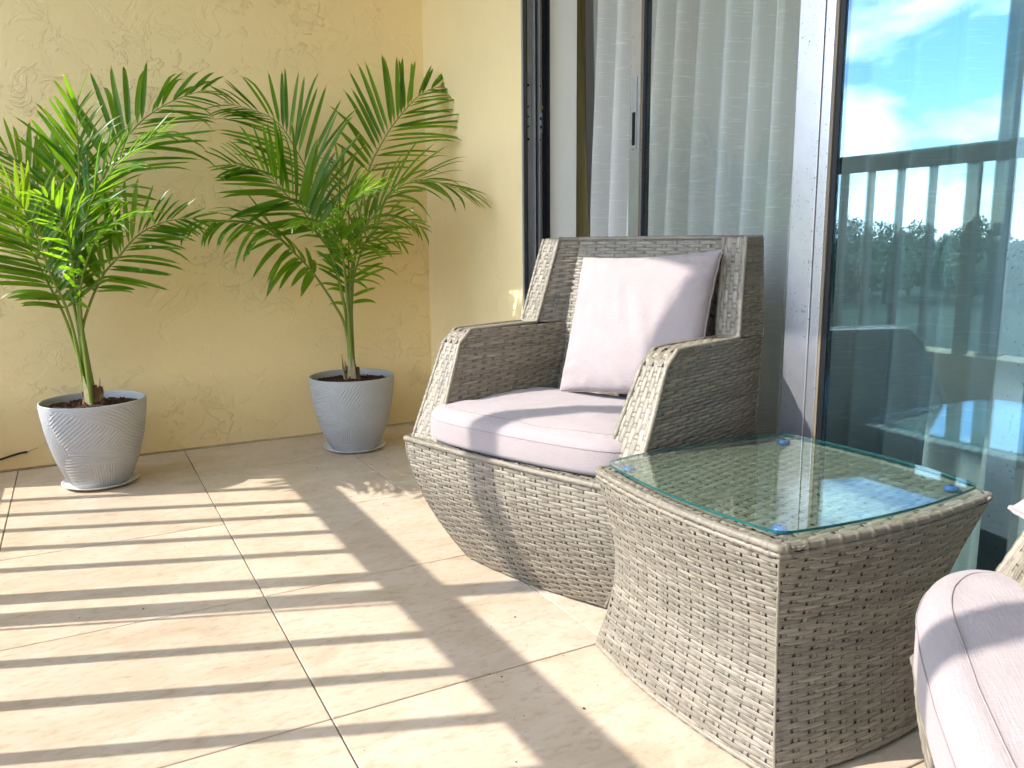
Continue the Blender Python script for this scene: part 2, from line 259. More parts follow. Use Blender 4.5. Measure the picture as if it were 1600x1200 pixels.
# ------------------------------------------------------------------ mesh helpers
class MB:
    def __init__(s): s.v = []; s.f = []; s.uv = []; s.n = 0; s.sm = []
    def raw(s, vs, fs, uv=None, smooth=False):
        vs = [tuple(map(float, q)) for q in vs]
        s.v += vs; s.uv += [tuple(q) for q in uv] if uv is not None else [(0.0, 0.0)]*len(vs)
        s.f += [tuple(i+s.n for i in q) for q in fs]; s.sm += [smooth]*len(fs); s.n += len(vs); return s
    def grid(s, P, UV=None, smooth=True, flip=False, close_u=False):
        P = np.asarray(P, float); nu, nv = P.shape[:2]
        idx = np.arange(nu*nv).reshape(nu, nv)
        if close_u: idx = np.vstack([idx, idx[:1]])
        a, b_, c, d = idx[:-1, :-1], idx[1:, :-1], idx[1:, 1:], idx[:-1, 1:]
        q = np.stack([a, b_, c, d] if not flip else [a, d, c, b_], -1).reshape(-1, 4)
        uv = None if UV is None else np.asarray(UV, float).reshape(-1, 2).tolist()
        return s.raw(P.reshape(-1, 3).tolist(), q.tolist(), uv, smooth)
    def box(s, x0, x1, y0, y1, z0, z1, smooth=False):
        v = [(x0,y0,z0),(x1,y0,z0),(x1,y1,z0),(x0,y1,z0),(x0,y0,z1),(x1,y0,z1),(x1,y1,z1),(x0,y1,z1)]
        return s.raw(v, [(3,2,1,0),(4,5,6,7),(0,1,5,4),(1,2,6,5),(2,3,7,6),(3,0,4,7)], None, smooth)
    def tube(s, pts, rad, n=8, cap=True, uvrow=0.0, smooth=True):
        pts = np.asarray(pts, float); k = len(pts); rad = np.broadcast_to(np.asarray(rad, float), (k,))
        T = np.gradient(pts, axis=0); T /= np.linalg.norm(T, axis=1)[:, None] + 1e-12
        ref = np.array([0.31, 0.17, 0.93]); nrm = np.cross(T[0], ref)
        if np.linalg.norm(nrm) < 0.1: nrm = np.cross(T[0], [1.0, 0, 0])
        nrm /= np.linalg.norm(nrm); rings = []; uvs = []; ln = 0.0
        for i in range(k):
            nrm = nrm - T[i]*(nrm@T[i]); nrm /= np.linalg.norm(nrm) + 1e-12; bn = np.cross(T[i], nrm)
            a = np.linspace(0, 2*np.pi, n, endpoint=False)
            rings.append(pts[i] + rad[i]*(np.cos(a)[:, None]*nrm + np.sin(a)[:, None]*bn))
            if i: ln += np.linalg.norm(pts[i]-pts[i-1])
            uvs.append([(ln, uvrow + 3.0*j/n) for j in range(n)])
        P = np.array(rings); base = s.n
        s.grid(np.swapaxes(P, 0, 1), np.swapaxes(np.array(uvs), 0, 1), smooth, False, True)
        if cap:
            for e, i0 in ((0, True), (k-1, False)):
                ids = [base + j*k + e for j in range(n)]
                s.f.append(tuple(ids[::-1] if not i0 else ids)); s.sm.append(False)
        return s
    def build(s, name, mat, parent=None, loc=None):
        me = bpy.data.meshes.new(name); me.from_pydata(s.v, [], s.f)
        if any(u != (0.0, 0.0) for u in s.uv):
            ul = me.uv_layers.new(name='UVMap'); li = np.empty(len(me.loops), np.int32); me.loops.foreach_get('vertex_index', li)
            ul.data.foreach_set('uv', np.asarray(s.uv, np.float32)[li].ravel())
        me.polygons.foreach_set('use_smooth', s.sm); me.materials.append(M[mat] if isinstance(mat, str) else mat); me.update()
        o = bpy.data.objects.new(name, me); COL.objects.link(o)
        if parent is not None: o.parent = parent
        if loc is not None: o.location = loc
        return o
def tag(o, label=None, cat=None, group=None, kind=None):
    if label: o['label'] = label
    if cat: o['category'] = cat
    if group: o['group'] = group
    if kind: o['kind'] = kind
    return o
def empty(name, loc=(0, 0, 0), rz=0.0):
    o = bpy.data.objects.new(name, None); COL.objects.link(o); o.location = loc; o.rotation_euler = (0, 0, rz); o.empty_display_size = 0.1
    return o
def bevel(o, w=0.003, seg=2):
    md = o.modifiers.new('bevel', 'BEVEL'); md.width = w; md.segments = seg; md.limit_method = 'ANGLE'; return o
def copy_tree(o, parent=None):
    c = o.copy(); COL.objects.link(c); c.parent = parent
    for ch in list(o.children): copy_tree(ch, c)
    return c

# ------------------------------------------------------------------ the setting
BW = 3.66            # face of the yellow back wall
SW = 1.50            # face of the yellow side wall
DW = 2.73            # end of the side wall, where the door jamb starts
XR = -0.66           # line of the railing
rng = random.Random(7)

def box_obj(name, dims, mat, parent=None, bev=0.0):
    o = MB().box(*dims).build(name, mat, parent)
    if bev: bevel(o, bev)
    return o
def struct(name, dims, mat): return tag(box_obj(name, dims, mat), kind='structure')

floor = struct('floor', (-0.80, 1.66, -2.6, BW+0.02, -0.20, -0.004), 'grout')
xj = [-0.80, -0.2634, 0.349, 0.9615, SW-0.002]
yj = [-2.6] + [1.992 + 0.6075*k for k in range(-7, 3)] + [BW-0.002]
for i in range(len(xj)-1):
    for j in range(len(yj)-1):
        g = 0.0017; x0, x1, y0, y1 = xj[i]+g, xj[i+1]-g, yj[j]+g, yj[j+1]-g
        cx, cy_ = (x0+x1)/2, (y0+y1)/2
        t = MB().box(x0-cx, x1-cx, y0-cy_, y1-cy_, -0.010, 0.0).build('tile', 'tile', floor, (cx, cy_, rng.uniform(-.0003, .0003)))
        bevel(t, 0.0012, 1)
struct('door_sill_floor', (SW, 1.70, -2.6, DW-0.0, -0.010, 0.012), 'alu_dark')

w = tag(box_obj('back_wall', (-0.974, SW, BW, BW+0.22, -0.2, 2.72), 'stucco'), 'yellow trowelled stucco wall behind the two potted palms', 'wall')
MB().tube([(-.62, BW-.001, .003), (.4, BW-.002, .0035), (SW-.002, BW-.001, .003)], .0042, 8).build('caulk_line', 'caulk', w)
w = tag(box_obj('side_wall', (SW, 1.596, DW, BW+0.22, -0.2, 2.72), 'stucco_side', bev=.004), 'narrow yellow stucco wall between the corner and the sliding door', 'wall')
tag(box_obj('end_wall', (-0.78, SW, -2.8, -2.602, -0.2, 2.72), 'stucco'), 'yellow stucco end wall closing the balcony behind the viewer', 'wall')
tag(box_obj('door_reveal', (1.5965, 1.735, DW-0.010, 2.98, -0.01, 2.72), 'white_wall', bev=.003), 'white plastered wall end beside the door jamb', 'wall')
tag(box_obj('lintel', (SW, 1.735, -2.6, DW-0.001, 2.32, 2.72), 'stucco_side'), 'yellow wall strip above the sliding doors', 'wall')
tag(box_obj('near_wall', (SW+.001, 1.70, -2.6, -0.62, 0.013, 2.32), 'stucco_side'), 'yellow wall at the near end of the sliding doors', 'wall')
struct('ceiling', (-0.70, 5.6, -2.8, BW+0.22, 2.7205, 2.95), 'ceiling')
# the room behind the glass
struct('room_floor', (1.701, 5.6, -2.8, 3.0, -0.2, -0.01), 'room_floor')
struct('room_wall_back', (5.5, 5.6, -2.8, 3.0, -0.009, 2.72), 'room')
struct('room_wall_left', (1.736, 5.499, 2.981, 3.1, -0.009, 2.72), 'room')
struct('room_wall_right', (1.736, 5.499, -2.8, -2.6, -0.009, 2.72), 'room')

# parapet, railing, columns
tag(box_obj('parapet', (-0.80, -0.62, -2.6, BW-0.001, 0.0005, 0.306), 'concrete', bev=.006), 'low concrete parapet under the railing', 'parapet')
rail = tag(empty('railing', (XR, 0, 0.306)), 'dark bronze balcony railing of thin upright pickets under a deep top rail', 'railing')
def rail_part(name, x0, x1, y0, y1, z0, z1):
    o = MB().box(x0-XR, x1-XR, y0, y1, z0-.306, z1-.306).build(name, 'rail', rail); bevel(o, .004); return o
rail_part('top_rail', -0.69, -0.63, -2.6, BW-0.002, 1.215, 1.302)
SHIFT = 0.3735*0.66
for y0 in [3.123, 2.944, 2.777, 2.598, 2.419, 1.841, 1.660, 1.472, 1.293, 1.114, 0.935, 0.556, 0.377, 0.198, 0.02, -.16, -.34, -.52, -.70, -.88, -1.06, -1.24, -1.42, -1.60, -1.78, -1.96, -2.14, -2.32]:
    y = y0 + SHIFT
    rail_part('picket', XR-.02, XR+.02, y-.014, y+.014, 0.307, 1.214)
rail_part('picket', XR-.005, XR+.005, 2.023+SHIFT-.005, 2.023+SHIFT+.005, 0.307, 1.214)
rail_part('post', XR-.025, XR+.025, 2.2085+SHIFT-.027, 2.2085+SHIFT+.027, 0.307, 1.214)
for y0, lab in ((2.078, 'tall slim dark post standing behind the railing beside the palms'), (0.748, 'tall slim dark post standing behind the railing near the viewer')):
    c = tag(empty('column', (XR, y0+SHIFT+.030, 0.306)), lab, 'post', 'tall posts behind the railing')
    o = MB().box(-0.120, -0.031, -.026, .026, 0.001, 2.414).build('shaft', 'rail', c); bevel(o, .004)
    MB().box(-0.125, -0.0305, -.045, .045, 0.0005, 0.012).build('base_plate', 'rail', c)

# the sliding doors
fr = tag(empty('door_frame', (1.50, DW, 0.0)), 'grey metal door jamb with two track channels and a latch keeper', 'door frame')
def fp(name, mat, x0, x1, y0, y1, z0=0.013, z1=2.319):
    o = MB().box(x0-1.5, x1-1.5, y0-DW, y1-DW, z0, z1).build(name, mat, fr); return o
fp('jamb_plate', 'alu_dark', 1.5005, 1.596, DW-.012, DW-.001)
for x, wd, d in ((1.503, .004, .035), (1.536, .004, .035), (1.556, .003, .035), (1.590, .006, .045)):
    fp('fin', 'black' if x in (1.503, 1.590) else 'alu_dark', x, x+wd, DW-d, DW-.0125)
fp('seal', 'black', 1.5405, 1.5555, DW-.020, DW-.0125); fp('seal', 'black', 1.581, 1.5895, DW-.024, DW-.0125)
def disc(name, mat, x, z, r, y=DW-.0128, t=.002):
    a = np.linspace(0, 2*np.pi, 14, endpoint=False)
    v = [(x-1.5+r*math.cos(q), y-t-DW, z+r*math.sin(q)) for q in a] + [(x-1.5+r*math.cos(q), y-DW, z+r*math.sin(q)) for q in a]
    MB().raw(v, [tuple(range(14))] + [(i, i+14, (i+1) % 14+14, (i+1) % 14) for i in range(14)]).build(name, mat, fr)
for x in (1.522, 1.570):
    for z in (1.43, 1.24): disc('screw_hole', 'hole', x, z, .0045)
for z in (1.355, 1.32, 1.285): disc('screw_hole', 'hole', 1.522, z, .003)
kp = fp('latch_keeper', 'alu', 1.561, 1.579, DW-.018, DW-.0126, 1.265, 1.335)
disc('latch_bolt', 'brass', 1.570, 1.355, .011, DW-.0128, .008)
disc('keeper_slot', 'hole', 1.570, 1.315, .006, DW-.0181, .002); disc('keeper_slot', 'hole', 1.570, 1.285, .006, DW-.0181, .002)
fp('head_track', 'alu_dark', 1.515, 1.6395, -0.6, DW-.06, 2.27, 2.318); fp('sill_track', 'alu_dark', 1.515, 1.6395, -0.6, DW-.06, 0.013, 0.030)

def door_panel(name, label, x, y_left, y_right, glass, beads):
    t = tag(empty(name, (x, (y_left+y_right)/2, 0.031)), label, 'sliding door', 'sliding door panels')
    ym = (y_left+y_right)/2
    def part(nm, mat, x0, x1, y0, y1, z0, z1, bv=0.0, par=t):
        o = MB().box(x0-x, x1-x, y0-ym, y1-ym, z0-.031, z1-.031).build(nm, mat, par)
        if bv: bevel(o, bv)
        return o
    return t, part
inner, pt = door_panel('sliding_door_panel', 'inner clear glass door with a latch plate on its slim stile, slid open a little', 1.61, 2.192, 0.90, 'glass_in', 0)
st = pt('stile', 'alu', 1.595, 1.625, 2.130, 2.192, .032, 2.268, .002)
pt('gasket', 'black', 1.600, 1.620, 2.1185, 2.1295, .11, 2.20)
pt('bronze_edge', 'bronze', 1.592, 1.5945, 2.1300, 2.1345, .04, 2.25)
pl = pt('latch_plate', 'alu_dark', 1.592, 1.5945, 2.152, 2.177, 1.155, 1.370, .001, st)
pt('latch_slot', 'hole', 1.5905, 1.5915, 2.157, 2.172, 1.165, 1.265, 0, st)
pt('bottom_rail', 'alu', 1.596, 1.624, 0.96, 2.118, .032, .109, .002); pt('top_rail', 'alu', 1.596, 1.624, 0.96, 2.118, 2.201, 2.268, .002)
pt('stile', 'alu', 1.595, 1.625, 0.90, 0.9595, .032, 2.268, .002)
pt('pane', 'glass_in', 1.607, 1.613, 0.9605, 2.1180, .110, 2.2005)
outer, pt = door_panel('sliding_door_panel', 'outer tinted glass door with a broad metal stile, mirroring the sky and railing', 1.56, 1.462, -0.60, 'glass_out', 0)
pt('stile', 'alu', 1.545, 1.578, 1.388, 1.462, .032, 2.268, .002)
pt('glazing_bead', 'alu', 1.548, 1.575, 1.3605, 1.3872, .032, 2.268, .002)
pt('bronze_edge', 'bronze', 1.550, 1.572, 1.3530, 1.3600, .10, 2.20)
pt('gasket', 'black', 1.553, 1.571, 1.3390, 1.3525, .10, 2.20)
pt('bottom_rail', 'alu', 1.546, 1.577, -0.53, 1.3385, .032, .099, .002); pt('top_rail', 'alu', 1.546, 1.577, -0.53, 1.3385, 2.201, 2.268, .002)
pt('stile', 'alu', 1.545, 1.578, -0.60, -0.5305, .032, 2.268, .002)
pt('pane', 'glass_out', 1.558, 1.564, -0.530, 1.3387, .100, 2.2005)

# curtains inside
def curtain(y0, y1, seed, x=1.83, amp=.030, mat='sheer', name='curtain', step=.006, pitch=.115):
    rg = random.Random(seed); ys = np.arange(y0, y1, step); zs = np.linspace(0.01, 2.35, 40)
    ph = np.zeros(len(ys)); p = 0.0
    for i in range(len(ys)):
        p += step/(pitch*(0.75+0.5*noise.noise((ys[i]*3.1, seed, 0.0))+.25)); ph[i] = p
    P = np.zeros((len(ys), len(zs), 3))
    for k, z in enumerate(zs):
        f = 1.0 + 0.35*(1-z/2.35); sway = 0.05*(1-z/2.35)
        dx = np.array([noise.noise((q*2.0, z*.8, seed+5.0)) for q in ys])
        yy = ys + sway*np.sin(ys*2.3+seed) + .02*np.array([noise.noise((q*5.0, z*1.1, seed)) for q in ys])
        w_ = np.sin(2*np.pi*ph + .5*dx); w_ = np.sign(w_)*np.abs(w_)**.7
        P[:, k, 0] = x + amp*f*w_ + .03*dx + .012*np.sin(4*np.pi*ph+1.0+z)
        P[:, k, 1] = yy; P[:, k, 2] = z
    return MB().grid(P).build(name, mat)
tag(curtain(1.60, 2.76, 3), 'white sheer curtain with slubbed weave hanging behind the partly open inner door', 'curtain', 'sheer curtains')
tag(curtain(-0.75, 1.585, 11), 'white sheer curtain hanging behind the tinted outer door', 'curtain', 'sheer curtains')
tag(curtain(2.79, 2.93, 5, 1.80, .018, 'drape', 'drape', .004, .05), 'narrow tan drape bunched beside the white wall end', 'drape')

# outside, mirrored in the glass
def outside():
    mb = MB(); s = 900
    mb.raw([(-s, -s, -7), (-2.0, -s, -7), (-2.0, s, -7), (-s, s, -7)], [(0, 1, 2, 3)])
    tag(mb.build('ground', 'lawn'), kind='structure')
    mb = MB(); rg = random.Random(21)
    vs = []; fs = []
    for t in range(250):
        y = -150 + t*2.9 + rg.uniform(-1.5, 1.5); x = -175 + rg.uniform(-30, 20); h = rg.uniform(8.5, 13.5); r = rg.uniform(2.6, 4.6)
        if t >= 190: x = rg.uniform(-125, -80); y = -x*rg.uniform(.3, 1.2); h = rg.uniform(4.8, 7.6)
        for k in range(650):
            u = Vector((rg.gauss(0, 1), rg.gauss(0, 1), rg.gauss(0, 1))).normalized()
            c = Vector((x, y, -7 + h*.56)) + Vector((u.x*r, u.y*r, u.z*h*.44))*rg.uniform(.7, 1.0)
            a = Vector((rg.gauss(0, 1), rg.gauss(0, 1), rg.gauss(0, 1))).normalized()*.34; b_ = a.cross(u).normalized()*.24
            i = len(vs); vs += [c-a, c+b_, c+a, c-b_]; fs.append((i, i+1, i+2, i+3))
        i = len(vs); d = .18
        vs += [(x-d, y-d, -7), (x+d, y-d, -7), (x+d, y+d, -7), (x-d, y+d, -7), (x-d, y-d, -7+h*.6), (x+d, y-d, -7+h*.6), (x+d, y+d, -7+h*.6), (x-d, y+d, -7+h*.6)]
        fs += [(i, i+1, i+5, i+4), (i+1, i+2, i+6, i+5), (i+2, i+3, i+7, i+6), (i+3, i, i+4, i+7)]
    mb.raw(vs, fs)
    tag(mb.build('woods', 'wood'), 'far line of dark trees mirrored in the glass', 'trees', kind='stuff')
outside()

# ------------------------------------------------------------------ wicker
def lerp(a, b, t): return a + (b-a)*t
class Wicker:
    """collects backing, woven strands and edge bindings of one furniture part"""
    def __init__(s, seed): s.core = MB(); s.weave = MB(); s.edge = MB(); s.row0 = seed*1000; s.rg = np.random.RandomState(seed)
    def patch(s, Lf, Rf, n_out, bow=0.0, p=0.0345, q=0.0090, amp=0.0020, ncore=10):
        """rows run from Lf(t) to Rf(t), t 0..1; n_out(t, c) gives an outward hint vector"""
        ts = np.linspace(0, 1, 121); mid = np.array([(np.array(Lf(t))+np.array(Rf(t)))/2 for t in ts])
        arc = np.concatenate([[0], np.cumsum(np.linalg.norm(np.diff(mid, axis=0), axis=1))]); H = arc[-1]
        rows = max(2, int(round(H/q))); hint = np.array(n_out, float)
        def frame(tq):
            L = np.array(Lf(tq), float); Rr = np.array(Rf(tq), float); e = 1e-3
            dT = (np.array(Lf(min(1, tq+e)))+np.array(Rf(min(1, tq+e)))-np.array(Lf(max(0, tq-e)))-np.array(Rf(max(0, tq-e))))/2
            d = Rr-L; ln = np.linalg.norm(d); n = np.cross(d, dT); n /= np.linalg.norm(n)+1e-12
            if n@hint < 0: n = -n
            return L, d, ln, n
        def tpos(a): return float(np.interp(a, arc, ts))
        def surf(tq, c, off):
            L, d, ln, n = frame(tq); u = c/ln + 0.5
            b = bow*(1-(2*u-1)**2) if bow else 0.0*u
            return L[None]+d[None]*u[:, None] + n[None]*(b+off)[:, None]
        # backing
        C = []
        for tq in np.linspace(0, 1, ncore):
            L, d, ln, n = frame(tq); C.append(surf(tq, np.linspace(-.5, .5, 9)*ln, np.full(9, -0.0070)))
        s.core.grid(np.array(C), smooth=True)
        flip = np.cross(frame(.5)[1], np.array(mid[-1]-mid[0]))@frame(.5)[3] < 0
        for j in range(rows):
            a0 = (j+.5)*H/rows; L, d, ln, n = frame(tpos(a0)); s.row0 += 1
            k = max(4, int(ln/(p/6.0))); c = np.linspace(-ln/2, ln/2, k+1)
            x = c/p + j; u = np.abs((x % 2.0)-1.0)             # 0 where the strand dives under a stake
            e = np.clip((u-.13)/0.13, 0, 1); e = e*e*(3-2*e); off = -.0036+.0054*e + .0008*np.clip(u-.3, 0, 1)
            off = off + s.rg.normal(0, .00012, len(off))
            jit = s.rg.normal(0, .025); P = []; UV = []
            for vv, dz in ((-.56, -.0010), (-.34, .0002), (.34, .0002), (.56, -.0010)):
                aa = min(max(a0+(vv+jit)*H/rows, 0), H); P.append(surf(tpos(aa), c, off+dz)); UV.append(np.stack([c+s.row0*.37, np.full(len(c), s.row0+.5+vv*.7)], -1))
            P = np.swapaxes(np.array(P), 0, 1); UV = np.swapaxes(np.array(UV), 0, 1)
            s.weave.grid(P, UV, True, flip)
            # stake bits lying over this strand
            kmax = int(ln/2/p)+1; sw = 0.0042
            for kk in range(-kmax, kmax+1):
                if (kk+j) % 2 == 0 or abs(kk*p)+sw > ln/2: continue
                cc = kk*p + np.array([-sw, 0, sw]); Q = []; U2 = []
                for vv, dz in ((-.66, -.0012), (-.40, .0011), (.40, .0011), (.66, -.0012)):
                    aa = min(max(a0+vv*H/rows, 0), H); Q.append(surf(tpos(aa), cc, np.array([dz-.0003, dz+.0002, dz-.0003]))); U2.append([(aa, s.row0*3+kk+.2), (aa, s.row0*3+kk+.5), (aa, s.row0*3+kk+.8)])
                s.weave.grid(np.swapaxes(np.array(Q), 0, 1), np.swapaxes(np.array(U2), 0, 1), True, flip)
    def roll(s, pts, r=0.0062, pitch=0.030, band=0.22, lift=0.0008):
        """rounded binding strand along an edge, with cross wraps"""
        pts = np.array(pts, float); seg = np.linalg.norm(np.diff(pts, axis=0), axis=1); arc = np.concatenate([[0], np.cumsum(seg)]); Ln = arc[-1]
        k = max(6, int(Ln/0.0020)); a = np.linspace(0, Ln, k); P = np.stack([np.interp(a, arc, pts[:, i]) for i in range(3)], -1)
        ker = np.ones(5)/5
        if k > 14:
            for i in range(3): P[2:-2, i] = np.convolve(P[:, i], ker, 'valid')
        ph = (a/pitch) % 1.0; rad = r + lift*(ph < band) + s.rg.normal(0, .00010, k)
        s.row0 += 7; s.edge.tube(P, rad, 8, True, s.row0)
    def build(s, name, parent, label=None):
        o = s.core.build(name, 'core', parent)
        if label: o['label'] = label
        tag(s.weave.build('woven_strands', 'wicker', o), kind='stuff')
        if s.edge.n: s.edge.build('edge_binding', 'wicker', o)
        return o

# ---- armchair in its own frame: x to the viewer's right, y to the back, z up
CH = dict(wb=.228, wt=.375, yft=-.101, zs=.344, wa=.363, ya=.052, za=.629, yj=.360, wk=.335, yk=.432, zk=.876, th=.062)
def make_chair():
    root = empty('wicker_armchair'); c = CH
    def bul(z): t = min(max(z/c['zs'], 0), 1); return 1-(1-t)**1.75
    w = lambda z: c['wb']+(c['wt']-c['wb'])*bul(z); yf = lambda z: c['yft']*bul(z); yb = lambda z: .40+.06*bul(z)
    def xo(z): return lerp(c['wt']-.008, c['wa'], (z-c['zs'])/(c['za']-c['zs'])) if z < c['za'] else lerp(c['wa'], c['wk'], (z-c['za'])/(c['zk']-c['za']))
    xi = lambda z: xo(z)-(lerp(.098, .060, min(1, (z-c['zs'])/(c['za']-c['zs']))) if z < c['za'] else .060)
    zc_ = c['za']-.034; yl_ = lambda z: lerp(-.082, c['ya'], (z-c['zs'])/(c['za']-c['zs'])); yfa = lambda z: yl_(z) if z <= zc_ else lerp(yl_(zc_), c['ya']+.028, (z-zc_)/(c['za']-zc_)); yfw = lambda z: lerp(c['yj'], c['yk'], (z-c['za'])/(c['zk']-c['za']))
    ybk = lambda z: lerp(.455, .520, (z-c['zs'])/(c['zk']-c['zs'])); xb = lambda z: xi(z)-.048*min(1, max(0, (z-c['zs'])/.20)); ybi = lambda z: lerp(.385, .478, (z-c['zs'])/(c['zk']-c['zs']))
    z0 = .010; Z = lambda t: lerp(z0, c['zs'], t)
    # base
    B = Wicker(11)
    B.patch(lambda t: (-w(Z(t)), yf(Z(t)), Z(t)), lambda t: (w(Z(t)), yf(Z(t)), Z(t)), (0, -1, 0), .014)
    for sg in (-1, 1):
        B.patch(lambda t: (sg*w(Z(t)), yf(Z(t)), Z(t)), lambda t: (sg*w(Z(t)), yb(Z(t)), Z(t)), (sg, 0, 0), .006)
    B.patch(lambda t: (-w(Z(t)), yb(Z(t)), Z(t)), lambda t: (w(Z(t)), yb(Z(t)), Z(t)), (0, 1, 0), .008)
    zt = c['zs']+.002
    B.patch(lambda t: (-c['wt']+.012, lerp(c['yft']+.004, .36, t), zt), lambda t: (c['wt']-.012, lerp(c['yft']+.004, .36, t), zt), (0, 0, 1), 0)
    for sg in (-1, 1): B.roll([(sg*w(z), yf(z), z) for z in np.linspace(z0, c['zs'], 24)], .0038, .0176, .5, .0005)
    fb = lambda u: (u*c['wt'], c['yft']-.014*(1-u*u)-.001, c['zs'])
    B.roll([fb(u) for u in np.linspace(-1, 1, 30)], .0075, .034, .28)
    for sg in (-1, 1): B.roll([(sg*c['wt'], y, c['zs']) for y in np.linspace(c['yft'], -.03, 8)], .007, .034, .28)
    B.roll([(u*w(z0), -.013*(1-u*u), z0) for u in np.linspace(-1, 1, 24)], .005, .030, .4)
    B.build('base', root)
    # arms with their wings
    for sg in (-1, 1):
        A = Wicker(20+sg); ZA = lambda t: lerp(c['zs'], c['za'], t); ZW = lambda t: lerp(c['za'], c['zk'], t)
        A.patch(lambda t: (sg*xo(ZA(t)), yfa(ZA(t)), ZA(t)), lambda t: (sg*xo(ZA(t)), ybk(ZA(t)), ZA(t)), (sg, 0, 0), .010)
        A.patch(lambda t: (sg*xi(ZA(t)), yfa(ZA(t)), ZA(t)), lambda t: (sg*(xb(ZA(t))-.004), ybi(ZA(t))+.004, ZA(t)), (-sg, 0, 0))
        A.patch(lambda t: (sg*xo(ZW(t)), yfw(ZW(t)), ZW(t)), lambda t: (sg*xo(ZW(t)), ybk(ZW(t)), ZW(t)), (sg, 0, 0))
        A.patch(lambda t: (sg*xi(ZW(t)), yfw(ZW(t)), ZW(t)), lambda t: (sg*(xb(ZW(t))-.004), ybi(ZW(t))+.004, ZW(t)), (-sg, 0, 0))
        za_, zs_, zk_ = c['za'], c['zs'], c['zk']
        A.patch(lambda t: (sg*lerp(xo(zs_), xi(zs_), t), yfa(zs_), zs_), lambda t: (sg*lerp(xo(zc_), xi(zc_), t), yfa(zc_), zc_), (0, -1, .3), 0, p=.024, q=.0125)
        A.patch(lambda t: (sg*lerp(xo(zc_), xi(zc_), t), yfa(zc_), zc_), lambda t: (sg*lerp(xo(za_-.001), xi(za_-.001), t), yfa(za_), za_), (0, -1, .5), .003, p=.024, q=.0125)
        Y = lambda t: lerp(c['ya']+.028, c['yj'], t)
        A.patch(lambda t: (sg*lerp(xo(za_), xi(za_), t), Y(0), za_), lambda t: (sg*lerp(xo(za_), xi(za_), t), Y(1), za_), (0, 0, 1), 0, p=.024, q=.0125)
        A.patch(lambda t: (sg*lerp(xo(za_), xi(za_), t), yfw(za_), za_), lambda t: (sg*lerp(xo(zk_), xi(zk_), t), yfw(zk_), zk_), (0, -1, .3), 0, p=.024, q=.0125)
        for xf in (xo, xi):
            path = [(sg*xf(z), yfa(z), z) for z in list(np.linspace(c['zs'], zc_, 10))+[c['za']-.017, c['za']]] + [(sg*xf(c['za']), y, c['za']) for y in np.linspace(c['ya']+.034, c['yj']-.005, 12)] + [(sg*xf(z), yfw(z), z) for z in np.linspace(c['za']+.005, c['zk'], 10)]
            A.roll(path, .0058, .0180, .5, .0006)
        A.roll([(sg*xo(c['za']), c['yj'], c['za']+.003), (sg*xi(c['za']), c['yj'], c['za']+.003)], .0055, .0205, .5, .0005)
        A.build('arm', root)
    # backrest
    K = Wicker(31); ZB = lambda t: lerp(.36, c['zk'], t)
    K.patch(lambda t: (-xb(ZB(t)), ybi(ZB(t)), ZB(t)), lambda t: (xb(ZB(t)), ybi(ZB(t)), ZB(t)), (0, -1, 0))
    K.patch(lambda t: (-xo(ZB(t)), ybk(ZB(t)), ZB(t)), lambda t: (xo(ZB(t)), ybk(ZB(t)), ZB(t)), (0, 1, 0))
    yt = lambda t: lerp(yfw(c['zk']), ybk(c['zk']), t)
    yb_ = lambda t: lerp(ybi(c['zk']), ybk(c['zk']), t)
    K.patch(lambda t: (-xb(c['zk'])-.012, yb_(t), c['zk']), lambda t: (xb(c['zk'])+.012, yb_(t), c['zk']), (0, 0, 1), .001)
    for sg in (-1, 1):
        K.patch(lambda t: (sg*xo(c['zk']), yt(t), c['zk']), lambda t: (sg*lerp(xi(c['zk']), xb(c['zk'])+.01, min(1, t*1.6)), yt(t), c['zk']), (0, 0, 1), .001)
    zk = c['zk']
    K.roll([(u*xo(zk), ybk(zk), zk) for u in np.linspace(-1, 1, 14)], .0058, .032, .3)
    K.roll([(-xi(zk), yfw(zk), zk), (-xb(zk), ybi(zk), zk)] + [(u*xb(zk), ybi(zk), zk) for u in np.linspace(-.9, .9, 12)] + [(xb(zk), ybi(zk), zk), (xi(zk), yfw(zk), zk)], .0058, .032, .3)
    for sg in (-1, 1): K.roll([(sg*xo(z), ybk(z), z) for z in np.linspace(c['zs'], c['zk'], 14)], .0038, .0176, .5, .0005)
    K.build('backrest', root)
    for sx in (-1, 1):
        for y in (.03, .36): MB().tube([(sx*.19, y, 0.0), (sx*.19, y, .0095)], .014, 12).build('foot', 'black', root)
    return root

chair = make_chair()
chair.location = (.978, 1.734, 0); chair.rotation_euler.z = -1.244
tag(chair, 'grey-brown woven wicker armchair standing in front of the sliding doors, behind the glass table', 'armchair', 'wicker armchairs')
chair2 = copy_tree(chair)
chair2.location = (.709, .27, 0); chair2.rotation_euler.z = R(-135)
tag(chair2, 'grey wicker armchair cut off by the right edge of the picture', 'armchair', 'wicker armchairs')

